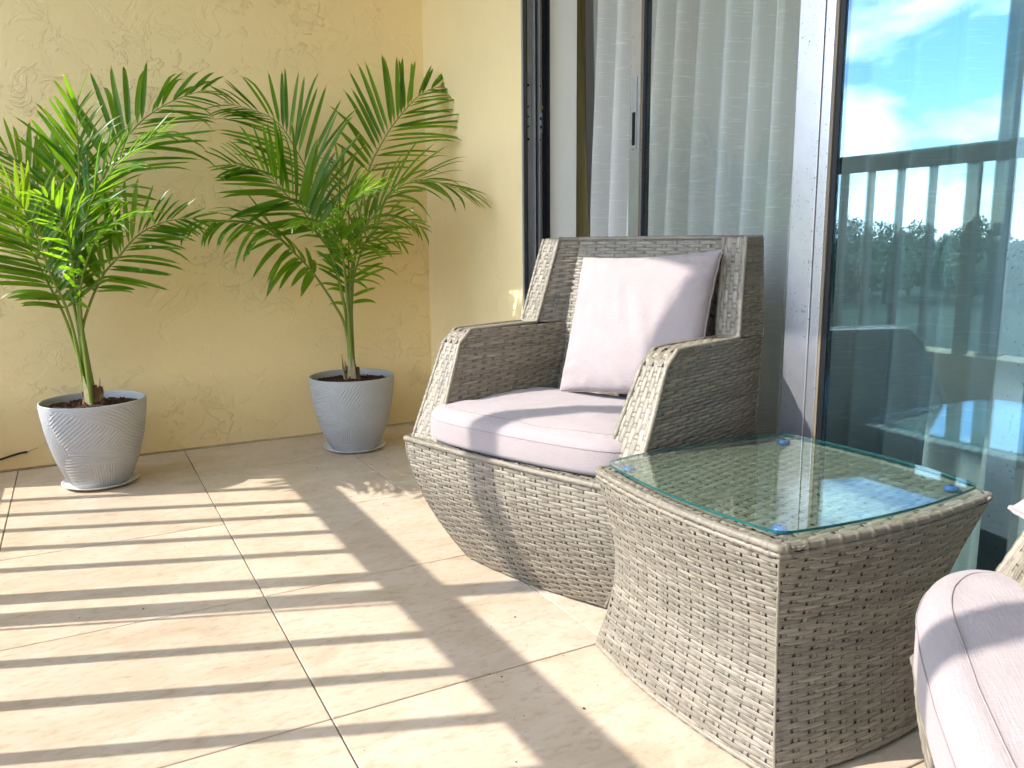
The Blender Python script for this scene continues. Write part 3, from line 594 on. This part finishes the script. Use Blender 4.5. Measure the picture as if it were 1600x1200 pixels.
# ---- cushions
def wrinkle(p, s, a, seed): return a*noise.noise((p[0]*s, p[1]*s, p[2]*s+seed))
def seat_cushion(name, parent_mat, seed):
    n = 168; prof = []
    # (inset from outline, z) from the underside centre out and back over the top
    hb, ht = 0.0, .092
    for k in range(9):  a = k/8*math.pi/2; prof.append((.016*(1-math.sin(a)), hb+.016*(1-math.cos(a))))
    prof = [(-.30, hb), (-.85, hb)] + prof
    for k in range(10): a = k/9*math.pi/2; prof.append((.040*(1-math.cos(a)), ht-.036+.036*math.sin(a)))
    for ins, z in ((-.90, ht+.004), (-.78, ht+.008), (-.62, ht+.012), (-.42, ht+.015), (-.22, ht+.017), (-.05, ht+.0175)): prof.append((ins, z))   # negative: shrink towards the middle
    def outline(i, inset):
        # rounded T shape: wide nose in front of the arms, straight sides, rounded corners
        sc = 1.0
        if inset < 0: sc, inset = -inset/.94, .040
        a = 2*math.pi*i/n; ca, sa = math.cos(a), math.sin(a); e = 2/5.2
        hx, hy = .292-inset, .236-inset
        x = hx*math.copysign(abs(ca)**e, ca); y = hy*math.copysign(abs(sa)**e, sa)
        if y < -.08: x *= 1+.19*min(1, (-.08-y)/.09)**.8
        if y < -.05: y -= .018*(1-(x/.33)**2)
        return x*sc, y*sc
    P = np.zeros((n, len(prof), 3))
    for i in range(n):
        for k, (ins, z) in enumerate(prof):
            x, y = outline(i, ins); q = Vector((x, y, z))
            d = wrinkle(q, 9, .0030, seed) + wrinkle(q, 24, .0013, seed+3)
            if 10 < k < 14: d += wrinkle((x*2.0, y*2.0, z*.2), 20, .0016, seed+9)
            f = 1 + d/max(.05, math.hypot(x, y)); P[i, k] = (x*f, y*f, z + ((wrinkle(q, 8, .005, seed+7)+wrinkle((x*.5+y, y*2.2-x, z), 16, .0022, seed+5)) if k > 18 else 0))
    mb = MB(); mb.grid(P, None, True, True, True)
    for k in (0, len(prof)-1):
        ids = [i*len(prof)+k for i in range(n)]; mb.f.append(tuple(ids if k else ids[::-1])); mb.sm.append(True)
    o = mb.build(name, 'fabric')
    bm = bmesh.new(); bm.from_mesh(o.data); bmesh.ops.recalc_face_normals(bm, faces=bm.faces); bm.to_mesh(o.data); bm.free()
    for k, dz in ((19, .001), (12, 0.0)):
        pts = [P[i % n, k]*np.array([1.002, 1.002, 1.0]) + np.array([0, 0, dz*.2]) for i in range(n+1)]
        MB().tube(pts, .0009, 6, False).build('seam', 'piping', o)
    return o
cu = seat_cushion('seat_cushion', 'fabric', 2.0)
def chair_matrix(ch): return Matrix.Translation(ch.location) @ Matrix.Rotation(ch.rotation_euler.z, 4, 'Z')
def place(o, ch, loc, rz=0.0, rx=0.0, ry=0.0):
    mw = chair_matrix(ch) @ Matrix.Translation(loc) @ Matrix.Rotation(rz, 4, 'Z') @ Matrix.Rotation(rx, 4, 'X') @ Matrix.Rotation(ry, 4, 'Y')
    o.matrix_world = mw; o.location = mw.to_translation(); o.rotation_euler = mw.to_euler()
place(cu, chair, (-.005, .145, .350), R(2.0))
tag(cu, 'pale mauve seat cushion lying in the armchair behind the glass table', 'cushion', 'seat cushions')
cu2 = seat_cushion('seat_cushion', 'fabric', 8.0)
place(cu2, chair2, (-.062, .112, .386), R(-2))
tag(cu2, 'pale seat cushion in the armchair at the right edge of the picture', 'cushion', 'seat cushions')

def pillow(name, wd, ht, th, seed):
    n = 64; F_ = np.zeros((n+1, n+1, 3)); B_ = np.zeros((n+1, n+1, 3)); rim = []
    for i in range(n+1):
        for j in range(n+1):
            u = -math.cos(math.pi*i/n); v = -math.cos(math.pi*j/n)
            px = u*wd/2*(1-.055*(1-v*v)); pz = v*ht/2*(1-.055*(1-u*u))
            b = max(0.0, (1-u*u)*(1-v*v)); t = th/2*(b**.36)
            edge = max(0, 1-b*3.0)
            wv = edge*(.0040*noise.noise((u*7, v*7, seed)) + .0028*math.sin(26*v+seed+3*noise.noise((u*2, v*4, seed)))*(abs(u) > .55) + .0018*math.sin(24*u+seed)*(abs(v) > .6))*min(1, b*9)
            ws = .0065*noise.noise((u*2.0, v*2.0, seed+4)) + .0040*noise.noise((u*6.0+v*2, v*3.0, seed+8)) + .0014*noise.noise((u*13.0-v*5, v*9.0, seed+2))
            F_[i, j] = (px, -t-wv-ws*b, pz); B_[i, j] = (px, t*.8+wv, pz)
    mb = MB(); mb.grid(F_, None, True, False); mb.grid(B_, None, True, True)
    o = mb.build(name, 'fabric')
    def edge_pts(side):
        if side == 'r': return [F_[n, j] for j in range(n+1)]
        if side == 'l': return [F_[0, j] for j in range(n+1)]
        if side == 't': return [F_[i, n] for i in range(n+1)]
        return [F_[i, 0] for i in range(n+1)]
    for sd_ in 'rltb':
        q = [np.array(p)*1.004 for p in edge_pts(sd_)]
        q = [a+np.array([0, .0015*math.sin(i*.9+seed), 0]) for i, a in enumerate(q)]
        MB().tube(q, .0022, 6).build('piping', 'fabric', o)
    z = [np.array(p)*np.array([.992, 1, .97])+np.array([0, .009, 0]) for p in edge_pts('r')]
    MB().tube(z, .0022, 6).build('zip', 'zip', o)
    return o
pi1 = pillow('throw_pillow', 0.433, 0.390, .120, 1.0)
# leaning on the backrest, fitted to its four corners
def place_corners(o, ch, tl, tr, bl, br):
    tl, tr, bl, br = map(Vector, (tl, tr, bl, br)); cen = (tl+tr+bl+br)/4
    X = ((tr-tl)+(br-bl)).normalized(); Zv = ((tl-bl)+(tr-br)); Zv = (Zv-X*Zv.dot(X)).normalized(); Yv = Zv.cross(X)
    mm = Matrix.Identity(4)
    for i in range(3): mm[i][0], mm[i][1], mm[i][2], mm[i][3] = X[i], Yv[i], Zv[i], cen[i]
    mw = chair_matrix(ch) @ mm; o.matrix_world = mw; o.location = mw.to_translation(); o.rotation_euler = mw.to_euler()
place_corners(pi1, chair, (-0.148, 0.378, 0.821), (0.284, 0.386, 0.843), (-0.105, 0.247, 0.456), (0.327, 0.255, 0.478))
tag(pi1, 'square pale mauve throw pillow leaning on the backrest of the armchair behind the table', 'pillow', 'throw pillows')
pi2 = pillow('throw_pillow', .425, .415, .155, 6.0)
def place_diamond(o, ch, tip, d1, nrm):
    d1 = Vector(d1).normalized(); nrm = Vector(nrm); nrm = (nrm-d1*nrm.dot(d1)).normalized(); d2 = nrm.cross(d1); cen = Vector(tip)+d1*.295
    X = (d1+d2).normalized(); Zv = (d1-d2).normalized(); Yv = Zv.cross(X); mm = Matrix.Identity(4)
    for i in range(3): mm[i][0], mm[i][1], mm[i][2], mm[i][3] = X[i], Yv[i], Zv[i], cen[i]
    mw = chair_matrix(ch) @ mm; o.matrix_world = mw; o.location = mw.to_translation(); o.rotation_euler = mw.to_euler()
place_diamond(pi2, chair2, (-.345, -.02, .565), (.45, .85, .16), (.5, -.3, .8))
tag(pi2, 'white corner of a throw pillow showing at the right edge of the picture', 'pillow', 'throw pillows')

# ---- table
def make_table():
    root = empty('wicker_table', (1.15, 1.10, 0)); W = Wicker(41)
    H = .410; top = dict(c=(.015, -.010), s=(.260, .246)); bot = dict(c=(-.014, .012), s=(.208, .258))
    def half(z):
        t = z/H; pinch = .030*math.sin(math.pi*min(1, t*1.0))**1.2
        return [lerp(bot['c'][i], top['c'][i], t) for i in (0, 1)], [lerp(bot['s'][i], top['s'][i], t)-pinch for i in (0, 1)]
    def corner(ix, iy, z): c_, s_ = half(z); return (c_[0]+ix*s_[0], c_[1]+iy*s_[1], z)
    Z = lambda t: lerp(.010, H-.004, t)
    order = [(-1, -1), (1, -1), (1, 1), (-1, 1)]; outs = [(0, -1, 0), (1, 0, 0), (0, 1, 0), (-1, 0, 0)]
    for k in range(4):
        a, b_ = order[k], order[(k+1) % 4]
        W.patch(lambda t: corner(*a, Z(t)), lambda t: corner(*b_, Z(t)), outs[k], .022, p=.0330, q=.0080)
        W.roll([corner(*a, z) for z in np.linspace(.01, H-.004, 40)], .0026, .0160, .5, .0004)
    def edge(k, u, z, extra=0.0):
        a, b_ = np.array(corner(*order[k], z)), np.array(corner(*order[(k+1) % 4], z)); return lerp(a, b_, u) + np.array(outs[k])*(.022*(1-(2*u-1)**2)+extra)
    loop = [edge(k, u, H, -.002) for k in (2, 3, 0, 1) for u in np.linspace(0, 1, 24, endpoint=False)]; loop.append(loop[0])
    W.roll(loop, .0074, .034, .26, .0014)
    loop = [edge(k, u, H-.012, .001) for k in (2, 3, 0, 1) for u in np.linspace(0, 1, 24, endpoint=False)]; loop.append(loop[0])
    W.roll(loop, .0046, .034, .26, .0016)
    loop = [edge(k, u, .011, -.001) for k in (2, 3, 0, 1) for u in np.linspace(0, 1, 24, endpoint=False)]; loop.append(loop[0])
    W.roll(loop, .0050, .030, .4, .001)
    c_, s_ = half(H); zt = H+.002
    def span(t):
        y = lerp(c_[1]-s_[1]-.012, c_[1]+s_[1]+.012, t); v = abs((y-c_[1])/s_[1]); return s_[0]+.018*(1-min(1, v)**2)-(.05*max(0, v-1)*10 if v > 1 else 0), y
    W.patch(lambda t: (c_[0]-span(t)[0], span(t)[1], zt), lambda t: (c_[0]+span(t)[0], span(t)[1], zt), (0, 0, 1), 0, p=.0330, q=.0105)
    W.build('body', root)
    # glass
    zg = H+.016; tg = .005; n = 40
    def gedge(k, u):
        a = np.array([c_[0]+order[k][0]*(s_[0]-.012), c_[1]+order[k][1]*(s_[1]-.012)]); b_ = np.array([c_[0]+order[(k+1) % 4][0]*(s_[0]-.012), c_[1]+order[(k+1) % 4][1]*(s_[1]-.012)])
        return lerp(a, b_, u) + np.array(outs[k][:2])*.024*(1-(2*u-1)**2)
    raw = [gedge(k, u) for k in range(4) for u in np.linspace(.05, .95, n)]
    pts = []
    for k in range(4):   # round the corners
        seg = [gedge(k, u) for u in np.linspace(.055, .945, n)]; pts += seg
        p0, p2 = seg[-1], gedge((k+1) % 4, .055); p1 = gedge(k, 1.0)
        pts += [(1-t)**2*p0+2*t*(1-t)*p1+t*t*p2 for t in np.linspace(.12, .88, 7)]
    N_ = len(pts); v = [(p[0], p[1], zg+tg) for p in pts] + [(p[0], p[1], zg) for p in pts]
    g = MB().raw(v, [tuple(range(N_)), tuple(range(2*N_-1, N_-1, -1))]).build('glass_top', 'glass_top', root)
    MB().raw([(p[0], p[1], zg+tg-.0001) for p in pts]+[(p[0], p[1], zg+.0001) for p in pts], [(i, i+N_, (i+1) % N_+N_, (i+1) % N_) for i in range(N_)], None, True).build('polished_edge', 'edge', g)
    for ix, iy in order:
        x, y = c_[0]+ix*(s_[0]-.045), c_[1]+iy*(s_[1]-.045)
        rings = [(.003, 0.0), (.012, 0.0), (.0135, .003), (.012, .0075), (.008, .0095), (.003, .0100)]
        Pm = np.array([[(x+r*math.cos(a), y+r*math.sin(a), zg-.0103+z) for r, z in rings] for a in np.linspace(0, 2*math.pi, 20, endpoint=False)])
        MB().grid(Pm, None, True, False, True).build('bumper', 'bumper', root)
    return root
table = tag(make_table(), 'square waisted wicker side table with a clear glass top on blue bumpers', 'table')

# ------------------------------------------------------------------ potted palms
def pot_profile():
    zs = np.array([.008, .020, .045, .07, .10, .14, .18, .22, .27, .318]); rs = np.array([.093, .103, .116, .126, .137, .149, .158, .166, .173, .178])
    return zs, rs
POT_Z, POT_R = pot_profile()
def pot_mesh():
    rg = random.Random(4); seeds = []
    for k in range(34): seeds.append((rg.uniform(0, 2*math.pi), rg.uniform(0, .33), rg.uniform(0, math.pi), rg.uniform(-5, 5)))
    nu, nv = 460, 132; P = np.zeros((nu, nv, 3)); th = np.linspace(0, 2*np.pi, nu, endpoint=False); zz = np.linspace(.008, .318, nv)
    r0 = np.interp(zz, POT_Z, POT_R); ker = np.ones(9)/9; r0[4:-4] = np.convolve(r0, ker, 'valid')
    TH, ZZ = np.meshgrid(th, zz, indexing='ij'); best = np.full(TH.shape, 1e9); sec = np.full(TH.shape, 1e9); ridge = np.zeros(TH.shape)
    for (t0, z0, ang, cv) in seeds:
        da = (TH-t0+np.pi) % (2*np.pi)-np.pi; X = da*.155; Y = (ZZ-z0)
        d = np.hypot(X*.85, Y*1.15); q = -X*math.sin(ang)+Y*math.cos(ang) + cv*.35*(X*math.cos(ang)+Y*math.sin(ang))**2
        rd = np.sin(2*np.pi*q/.0112)
        upd = d < best; sec = np.where(upd, best, np.minimum(sec, d)); ridge = np.where(upd, rd, ridge); best = np.where(upd, d, best)
    seam = np.clip((sec-best)/.004, 0, 1); rel = .0017*(np.sqrt(np.clip(ridge*.5+.5, 0, 1))*2-1)*seam
    rel = rel*np.clip((.312-ZZ)/.006, 0, 1)*np.clip((ZZ-.012)/.01, 0, 1)
    RR = r0[None]+rel; P[..., 0] = RR*np.cos(TH); P[..., 1] = RR*np.sin(TH); P[..., 2] = ZZ
    mb = MB(); mb.grid(P, None, True, False, True)
    inner = [(r0[-1]-.0005, .3195), (r0[-1]-.003, .3205), (r0[-1]-.006, .3195), (r0[-1]-.0075, .315), (r0[-1]-.010, .27)]
    Q = np.array([[(r*math.cos(a), r*math.sin(a), z) for r, z in [(r0[-1], .318)]+inner] for a in np.linspace(0, 2*np.pi, 96, endpoint=False)])
    mb.grid(Q, None, True, False, True)
    Bm = np.array([[(r*math.cos(a), r*math.sin(a), .008) for r in (.002, .093)] for a in np.linspace(0, 2*np.pi, 96, endpoint=False)]); mb.grid(Bm, None, False, False, True)
    return mb
pot_src = pot_mesh()
def soil_mesh(seed):
    mb = MB(); n, k = 72, 16; P = np.zeros((n, k, 3))
    for i in range(n):
        for j in range(k):
            r = .169*(j+.15)/(k-.85); a = 2*math.pi*i/n; x, y = r*math.cos(a), r*math.sin(a)
            P[i, j] = (x, y, .292+.020*math.exp(-(r/.06)**2)+.009*noise.noise((x*30, y*30, seed))+.006*noise.noise((x*70, y*70, seed)))
    mb.grid(P, None, True, True, True); rg = random.Random(int(seed*10))
    for c in range(260):
        r = .16*math.sqrt(rg.random()); a = rg.uniform(0, 6.283); s = rg.uniform(.002, .006); x, y = r*math.cos(a), r*math.sin(a); z = .296+.02*math.exp(-(r/.06)**2)
        v = [(x+s*rg.uniform(.6, 1.3)*q[0], y+s*rg.uniform(.6, 1.3)*q[1], z+s*rg.uniform(.5, 1.2)*q[2]) for q in ((1, 0, 0), (-1, 0, 0), (0, 1, 0), (0, -1, 0), (0, 0, 1), (0, 0, -1))]
        mb.raw(v, [(0, 2, 4), (2, 1, 4), (1, 3, 4), (3, 0, 4), (2, 0, 5), (1, 2, 5), (3, 1, 5), (0, 3, 5)])
    return mb

def leaflet_arrays(curl, fold=.30, tipcurl=0.0):
    S = np.linspace(0, 1, 8); w = (S**.42)*np.clip(1-S, 0, 1)**.62; w = w/w.max(); P = np.zeros((8, 3, 3))
    for i, s in enumerate(S):
        z = -curl*s*s - tipcurl*max(0, s-.7)**2*3; x = s*(1-.25*curl*s)
        P[i, 0] = (x, -w[i]*.5, z+fold*.5*w[i]*.05); P[i, 1] = (x, 0, z-fold*.03*w[i]); P[i, 2] = (x, w[i]*.5, z+fold*.5*w[i]*.05)
    return P
VAR = [leaflet_arrays(c, f, t) for c, f, t in ((.04, .4, 0), (.10, .3, .2), (.18, .4, 0), (.26, .5, .6), (.36, .4, .4), (.50, .5, .8))]
LUV = np.array([[(s, .2), (s, .5), (s, .8)] for s in np.linspace(0, 1, 8)])
VMESH = []
for k, P in enumerate(VAR):
    o = MB().grid(P, LUV).build('leaflet', 'leaf'); VMESH.append(o.data); bpy.data.objects.remove(o)
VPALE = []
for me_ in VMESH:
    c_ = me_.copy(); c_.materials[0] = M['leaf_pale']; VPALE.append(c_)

def smooth_path(ctrl, n=60):
    c = [np.array(p, float) for p in ctrl]; c = [2*c[0]-c[1]] + c + [2*c[-1]-c[-2]]; out = []
    m_ = len(c)-3
    for i in range(m_):
        p0, p1, p2, p3 = c[i:i+4]; k = n//m_ + 1
        for t in np.linspace(0, 1, k, endpoint=(i == m_-1)):
            out.append(.5*((2*p1)+(-p0+p2)*t+(2*p0-5*p1+4*p2-p3)*t*t+(-p0+3*p1-3*p2+p3)*t**3))
    P = np.array(out); arc = np.concatenate([[0], np.cumsum(np.linalg.norm(np.diff(P, axis=0), axis=1))]); a = np.linspace(0, arc[-1], n)
    return np.stack([np.interp(a, arc, P[:, i]) for i in range(3)], -1), arc[-1]

def make_palm(loc, fronds, seed, label, limit=300):
    rg = random.Random(seed); root = tag(empty('potted_palm', loc), label, 'potted palm', 'potted palms')
    pot = pot_src.build('pot', 'pot', root) if seed == 1 else None
    if pot is None:
        pot = bpy.data.objects.new('pot', bpy.data.meshes['pot']); COL.objects.link(pot); pot.parent = root; pot.rotation_euler.z = 2.2
    soil_mesh(seed*3.3).build('soil', 'soil', root)
    # sheaths at the foot of the stems
    st = MB()
    for k in range(6):
        a = k*1.05+rg.uniform(-.3, .3); r = rg.uniform(.010, .026); h = rg.uniform(.03, .075)
        st.tube([(r*math.cos(a), r*math.sin(a), .285), (r*.9*math.cos(a), r*.9*math.sin(a), .30+h*.4), (r*1.2*math.cos(a), r*1.2*math.sin(a), .30+h)], [.020, .014, .007], 9)
    st.build('stem', 'bark', root)
    hs = MB()
    for k in range(7):
        a = rg.uniform(0, 6.28); r = rg.uniform(.024, .036); h = rg.uniform(.05, .12); d = rg.uniform(.008, .014)
        b0 = np.array([r*math.cos(a), r*math.sin(a), .292]); t = np.array([-math.sin(a), math.cos(a), 0])*d
        tp = np.array([(r+.012)*math.cos(a), (r+.012)*math.sin(a), .292+h])
        hs.grid(np.array([[b0-t, b0+t], [(b0+tp)/2-t*.8, (b0+tp)/2+t*.7], [tp-t*.15, tp+t*.1]]))
    hs.build('husk', 'husk', root)
    rest = MB(); used = 0
    for fi, (ctrl, ts) in enumerate(fronds):
        c0 = ctrl[0]; rt = (c0[0]*.25+rg.uniform(-.014, .014), c0[1]*.25+rg.uniform(-.014, .014), .30)
        path, Ln = smooth_path([rt] + list(ctrl)); n = len(path)
        opt = FOPT.get((seed, fi), {})
        rad = np.interp(np.linspace(0, 1, n), [0, .15, .5, 1], [.0085, .0065, .0042, .0010])
        fo = MB().tube(path, rad, 7).build('frond', 'petiole', root)
        T = np.gradient(path, axis=0); T /= np.linalg.norm(T, axis=1)[:, None]
        hint = np.array(opt.get('n', (-.35, -1.0, .30))); hint /= np.linalg.norm(hint)
        # leaflets
        t0 = min(.66, opt.get('ts', ts+.12)); count = opt.get('k', 21)+2; Lmax = opt.get('L', .27)*1.3; droop = opt.get('droop', .25)
        for k in range(count):
            for sg in (-1, 1):
                q = (k+rg.uniform(-.22, .22)+(.25 if sg > 0 else 0))/(count-.5); q = min(max(q, 0), 1); tt = t0+(1-t0)*q*.985
                i = min(n-1, int(tt*(n-1))); base = path[i]; tv = T[i]
                Nn = hint-tv*(hint@tv); Nn /= np.linalg.norm(Nn)+1e-9; S = np.cross(tv, Nn)*sg
                ang = R(lerp(62, 20, q**.8)+rg.uniform(-6, 6)); prof = (.62+.38*math.sin(math.pi*min(1, q*1.15+.12)))*(1-.42*q**3)
                if q < .12: prof *= .75
                ln = Lmax*prof*rg.uniform(.9, 1.08); lift = rg.uniform(.05, .28)
                d = math.cos(ang)*tv + math.sin(ang)*S + lift*Nn*.8; d /= np.linalg.norm(d)
                d = d + np.array([0, 0, -droop*.35]); d /= np.linalg.norm(d)
                tip = base+d*ln
                if loc[1]+tip[1] > BW-.03: d[1] -= (loc[1]+tip[1]-BW+.05)/ln; d /= np.linalg.norm(d)
                X = Vector(d); up = Vector((0, 0, 1))*.75+Vector(Nn)*.55+Vector((rg.uniform(-.2, .2), rg.uniform(-.2, .2), 0)); Y = up.cross(X).normalized(); Zv = X.cross(Y).normalized()
                vi = min(5, max(0, int(rg.gauss(1.1+droop*4.5, 1.0)))); wd = opt.get('w', .021)*1.12*rg.uniform(.8, 1.15)*(1-.35*q)
                mm = Matrix.Identity(4)
                for a in range(3): mm[a][0], mm[a][1], mm[a][2], mm[a][3] = X[a]*ln, Y[a]*wd, Zv[a]*ln, base[a]
                if used < limit and not opt.get('small'):
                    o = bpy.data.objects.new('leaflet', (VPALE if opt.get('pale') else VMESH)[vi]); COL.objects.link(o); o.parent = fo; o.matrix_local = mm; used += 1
                else:
                    Pw = VAR[vi].reshape(-1, 3); A = np.array(mm)[:3]; W_ = Pw@A[:, :3].T + A[:, 3]
                    rest.grid(W_.reshape(8, 3, 3), LUV)
    if rest.n: tag(rest.build('inner_leaflets', 'leaf', root), kind='stuff')
    return root
LEFT = [
  ([(-0.017, 0.014, 0.577), (0.018, 0.032, 0.872), (0.091, 0.052, 1.086), (0.209, 0.074, 1.277), (0.34, 0.096, 1.387), (0.488, 0.12, 1.456)], 0.42),
  ([(-0.021, -0.017, 0.58), (0.014, -0.04, 0.966), (0.029, -0.065, 1.152), (0.035, -0.092, 1.286), (0.046, -0.12, 1.365)], 0.4),
  ([(-0.026, 0.014, 0.607), (-0.057, 0.033, 0.924), (-0.119, 0.054, 1.099), (-0.191, 0.077, 1.195), (-0.268, 0.1, 1.237)], 0.35),
  ([(-0.046, -0.032, 0.612), (-0.092, -0.073, 0.782), (-0.131, -0.119, 0.949), (-0.175, -0.168, 1.043), (-0.239, -0.22, 1.101)], 0.3),
  ([(-0.057, -0.007, 0.599), (-0.104, -0.017, 0.748), (-0.151, -0.027, 0.874), (-0.219, -0.038, 0.993), (-0.296, -0.05, 1.016)], 0.35),
  ([(-0.018, -0.023, 0.541), (0.056, -0.054, 0.744), (0.126, -0.087, 0.833), (0.193, -0.123, 0.908), (0.283, -0.161, 0.953), (0.376, -0.2, 0.963)], 0.36),
  ([(-0.01, -0.041, 0.679), (0.031, -0.093, 0.943), (0.075, -0.152, 1.054), (0.165, -0.214, 1.161), (0.299, -0.28, 1.259)], 0.3),
  ([(-0.012, -0.052, 0.657), (0.021, -0.12, 0.813), (0.073, -0.195, 0.91), (0.155, -0.275, 0.971), (0.227, -0.36, 0.979)], 0.3),
  ([(-0.018, 0.009, 0.653), (-0.041, 0.022, 0.879), (-0.041, 0.035, 1.056), (-0.053, 0.05, 1.22)], 0.3),
  ([(-0.018, -0.049, 0.657), (-0.021, -0.113, 0.836), (-0.034, -0.184, 0.941), (-0.071, -0.26, 1.02), (-0.12, -0.34, 1.034)], 0.3),
]
RIGHT = [
  ([(0.0, 0.012, 0.518), (-0.047, 0.027, 0.801), (-0.106, 0.044, 1.075), (-0.163, 0.061, 1.23), (-0.25, 0.08, 1.359), (-0.427, 0.1, 1.415)], 0.4),
  ([(0.011, 0.01, 0.518), (0.042, 0.022, 0.813), (0.107, 0.036, 1.125), (0.194, 0.051, 1.29), (0.292, 0.067, 1.412), (0.391, 0.083, 1.502), (0.502, 0.1, 1.547)], 0.5),
  ([(-0.021, -0.023, 0.584), (-0.077, -0.054, 0.826), (-0.19, -0.087, 0.993), (-0.259, -0.123, 1.054), (-0.347, -0.161, 1.131), (-0.479, -0.2, 1.155)], 0.48),
  ([(-0.023, -0.019, 0.522), (-0.071, -0.044, 0.622), (-0.165, -0.072, 0.762), (-0.265, -0.102, 0.864), (-0.342, -0.134, 0.927), (-0.46, -0.166, 0.952), (-0.614, -0.2, 0.951)], 0.36),
  ([(-0.01, -0.042, 0.643), (0.018, -0.096, 0.871), (0.086, -0.157, 0.993), (0.148, -0.221, 1.077), (0.23, -0.289, 1.111), (0.41, -0.36, 1.062)], 0.36),
  ([(0.008, -0.017, 0.64), (0.047, -0.04, 0.824), (0.115, -0.065, 0.94), (0.217, -0.092, 0.973), (0.298, -0.12, 0.923)], 0.36),
  ([(-0.026, -0.065, 0.689), (-0.063, -0.15, 0.894), (-0.076, -0.244, 0.989), (-0.043, -0.344, 1.05), (0.025, -0.45, 1.077)], 0.3),
  ([(0.008, 0.009, 0.697), (0.025, 0.022, 0.986), (0.022, 0.035, 1.123), (-0.01, 0.05, 1.218)], 0.36),
  ([(0.013, -0.009, 0.698), (0.029, -0.02, 0.814), (0.073, -0.033, 0.87), (0.169, -0.046, 0.888), (0.239, -0.06, 0.866)], 0.3),
  ([(-0.015, -0.043, 0.661), (-0.046, -0.1, 0.819), (-0.098, -0.163, 0.918), (-0.189, -0.23, 0.953), (-0.289, -0.3, 0.94)], 0.35),
]
FOPT = {
    (1, 0): dict(L=.27, k=19, w=.024, droop=.25), (1, 1): dict(L=.22, k=18, droop=.1), (1, 2): dict(L=.24, k=18, droop=.0, n=(.2, -1, .5)),
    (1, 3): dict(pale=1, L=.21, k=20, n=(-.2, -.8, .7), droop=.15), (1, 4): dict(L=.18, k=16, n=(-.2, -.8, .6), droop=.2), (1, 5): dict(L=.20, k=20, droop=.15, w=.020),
    (1, 6): dict(L=.21, k=20, n=(-.6, -.6, .6), droop=.15), (1, 7): dict(L=.17, k=16, n=(-.4, -.3, .9), droop=.3, small=1, w=.014), (1, 8): dict(L=.2, k=16, small=1), (1, 9): dict(L=.17, k=16, n=(-.4, -.3, .9), droop=.2, small=1, w=.014),
    (2, 0): dict(L=.27, k=24, droop=.0, w=.018), (2, 1): dict(L=.27, k=20, droop=.12, w=.020), (2, 2): dict(L=.24, k=22, droop=.0, w=.021),
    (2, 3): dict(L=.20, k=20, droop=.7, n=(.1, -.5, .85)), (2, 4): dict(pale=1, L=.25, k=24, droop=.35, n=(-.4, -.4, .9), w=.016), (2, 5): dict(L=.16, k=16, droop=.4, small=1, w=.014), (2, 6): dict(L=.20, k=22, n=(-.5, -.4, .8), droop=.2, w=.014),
    (2, 7): dict(L=.18, k=14, small=1, w=.014, ts=.6), (2, 8): dict(L=.13, k=11, small=1, droop=.4), (2, 9): dict(L=.15, k=12, small=1, n=(-.3, -.3, .9), droop=.3, ts=.6),
}
pl = make_palm((.02, 3.30, .006), LEFT, 1, 'bushy sunlit potted palm in a ridged grey pot at the left edge')
pr = make_palm((1.00, 3.33, .006), RIGHT, 2, 'taller airy potted palm in a shaded grey pot near the wall corner')
def saucer(loc, label):
    prof = [(.002, .0), (.095, .0), (.112, .004), (.128, .017), (.131, .018), (.130, .0145), (.113, .0065), (.002, .0062)]
    # outer underside, lip, then inner floor
    prof = [(.002, .0005), (.098, .0005), (.116, .006), (.129, .016), (.1315, .0170), (.1305, .0145), (.116, .0085), (.098, .0058), (.002, .0055)]
    P = np.array([[(r*math.cos(a), r*math.sin(a), z) for r, z in prof] for a in np.linspace(0, 2*math.pi, 72, endpoint=False)])
    o = MB().grid(P, None, True, False, True).build('saucer', 'saucer'); o.location = loc; return tag(o, label, 'saucer', 'plant saucers')
saucer((.02, 3.30, .0), 'white plastic saucer under the palm pot at the left edge')
saucer((1.00, 3.33, .0), 'white plastic saucer under the shaded pot near the corner')
for p_ in (pl, pr): p_.location.z = -.002

# ------------------------------------------------------------------ small things
cb = MB().tube(smooth_path([(-.60, BW-.012, .006), (-.42, BW-.012, .028), (-.32, BW-.012, .053), (-.26, BW-.012, .068), (-.225, BW-.012, .072)], 40)[0], .0042, 8)
cbo = tag(cb.build('cable', 'cable'), 'thin black cable running along the foot of the yellow wall beside the left pot', 'cable')
MB().tube([(-.225, BW-.012, .072), (-.19, BW-.012, .084)], [.0022, .0012], 6).build('bare_end', 'brass', cbo)
def crumbs():
    mb = MB(); rg = random.Random(77)
    for c in range(95):
        if c < 45: x, y = rg.gauss(.84, .12), rg.gauss(1.35, .22)
        elif c < 70: x, y = rg.uniform(-.25, .9), rg.uniform(1.2, 3.1)
        else: x, y = rg.gauss(1.0, .2), rg.gauss(3.05, .12)
        if x > .86 and y < 1.42: continue
        s = rg.choice([.0010, .0012, .0014, .0018, .0026])
        v = [(x+s*rg.uniform(.6, 1.5)*q[0], y+s*rg.uniform(.6, 1.5)*q[1], s*.5+s*rg.uniform(.4, .8)*q[2]) for q in ((1, 0, 0), (-1, 0, 0), (0, 1, 0), (0, -1, 0), (0, 0, 1), (0, 0, -.7))]
        mb.raw(v, [(0, 2, 4), (2, 1, 4), (1, 3, 4), (3, 0, 4), (2, 0, 5), (1, 2, 5), (3, 1, 5), (0, 3, 5)])
    tag(mb.build('soil_crumbs', 'crumb'), 'tiny dark crumbs of soil scattered over the tiles', 'crumbs', kind='stuff')
crumbs()
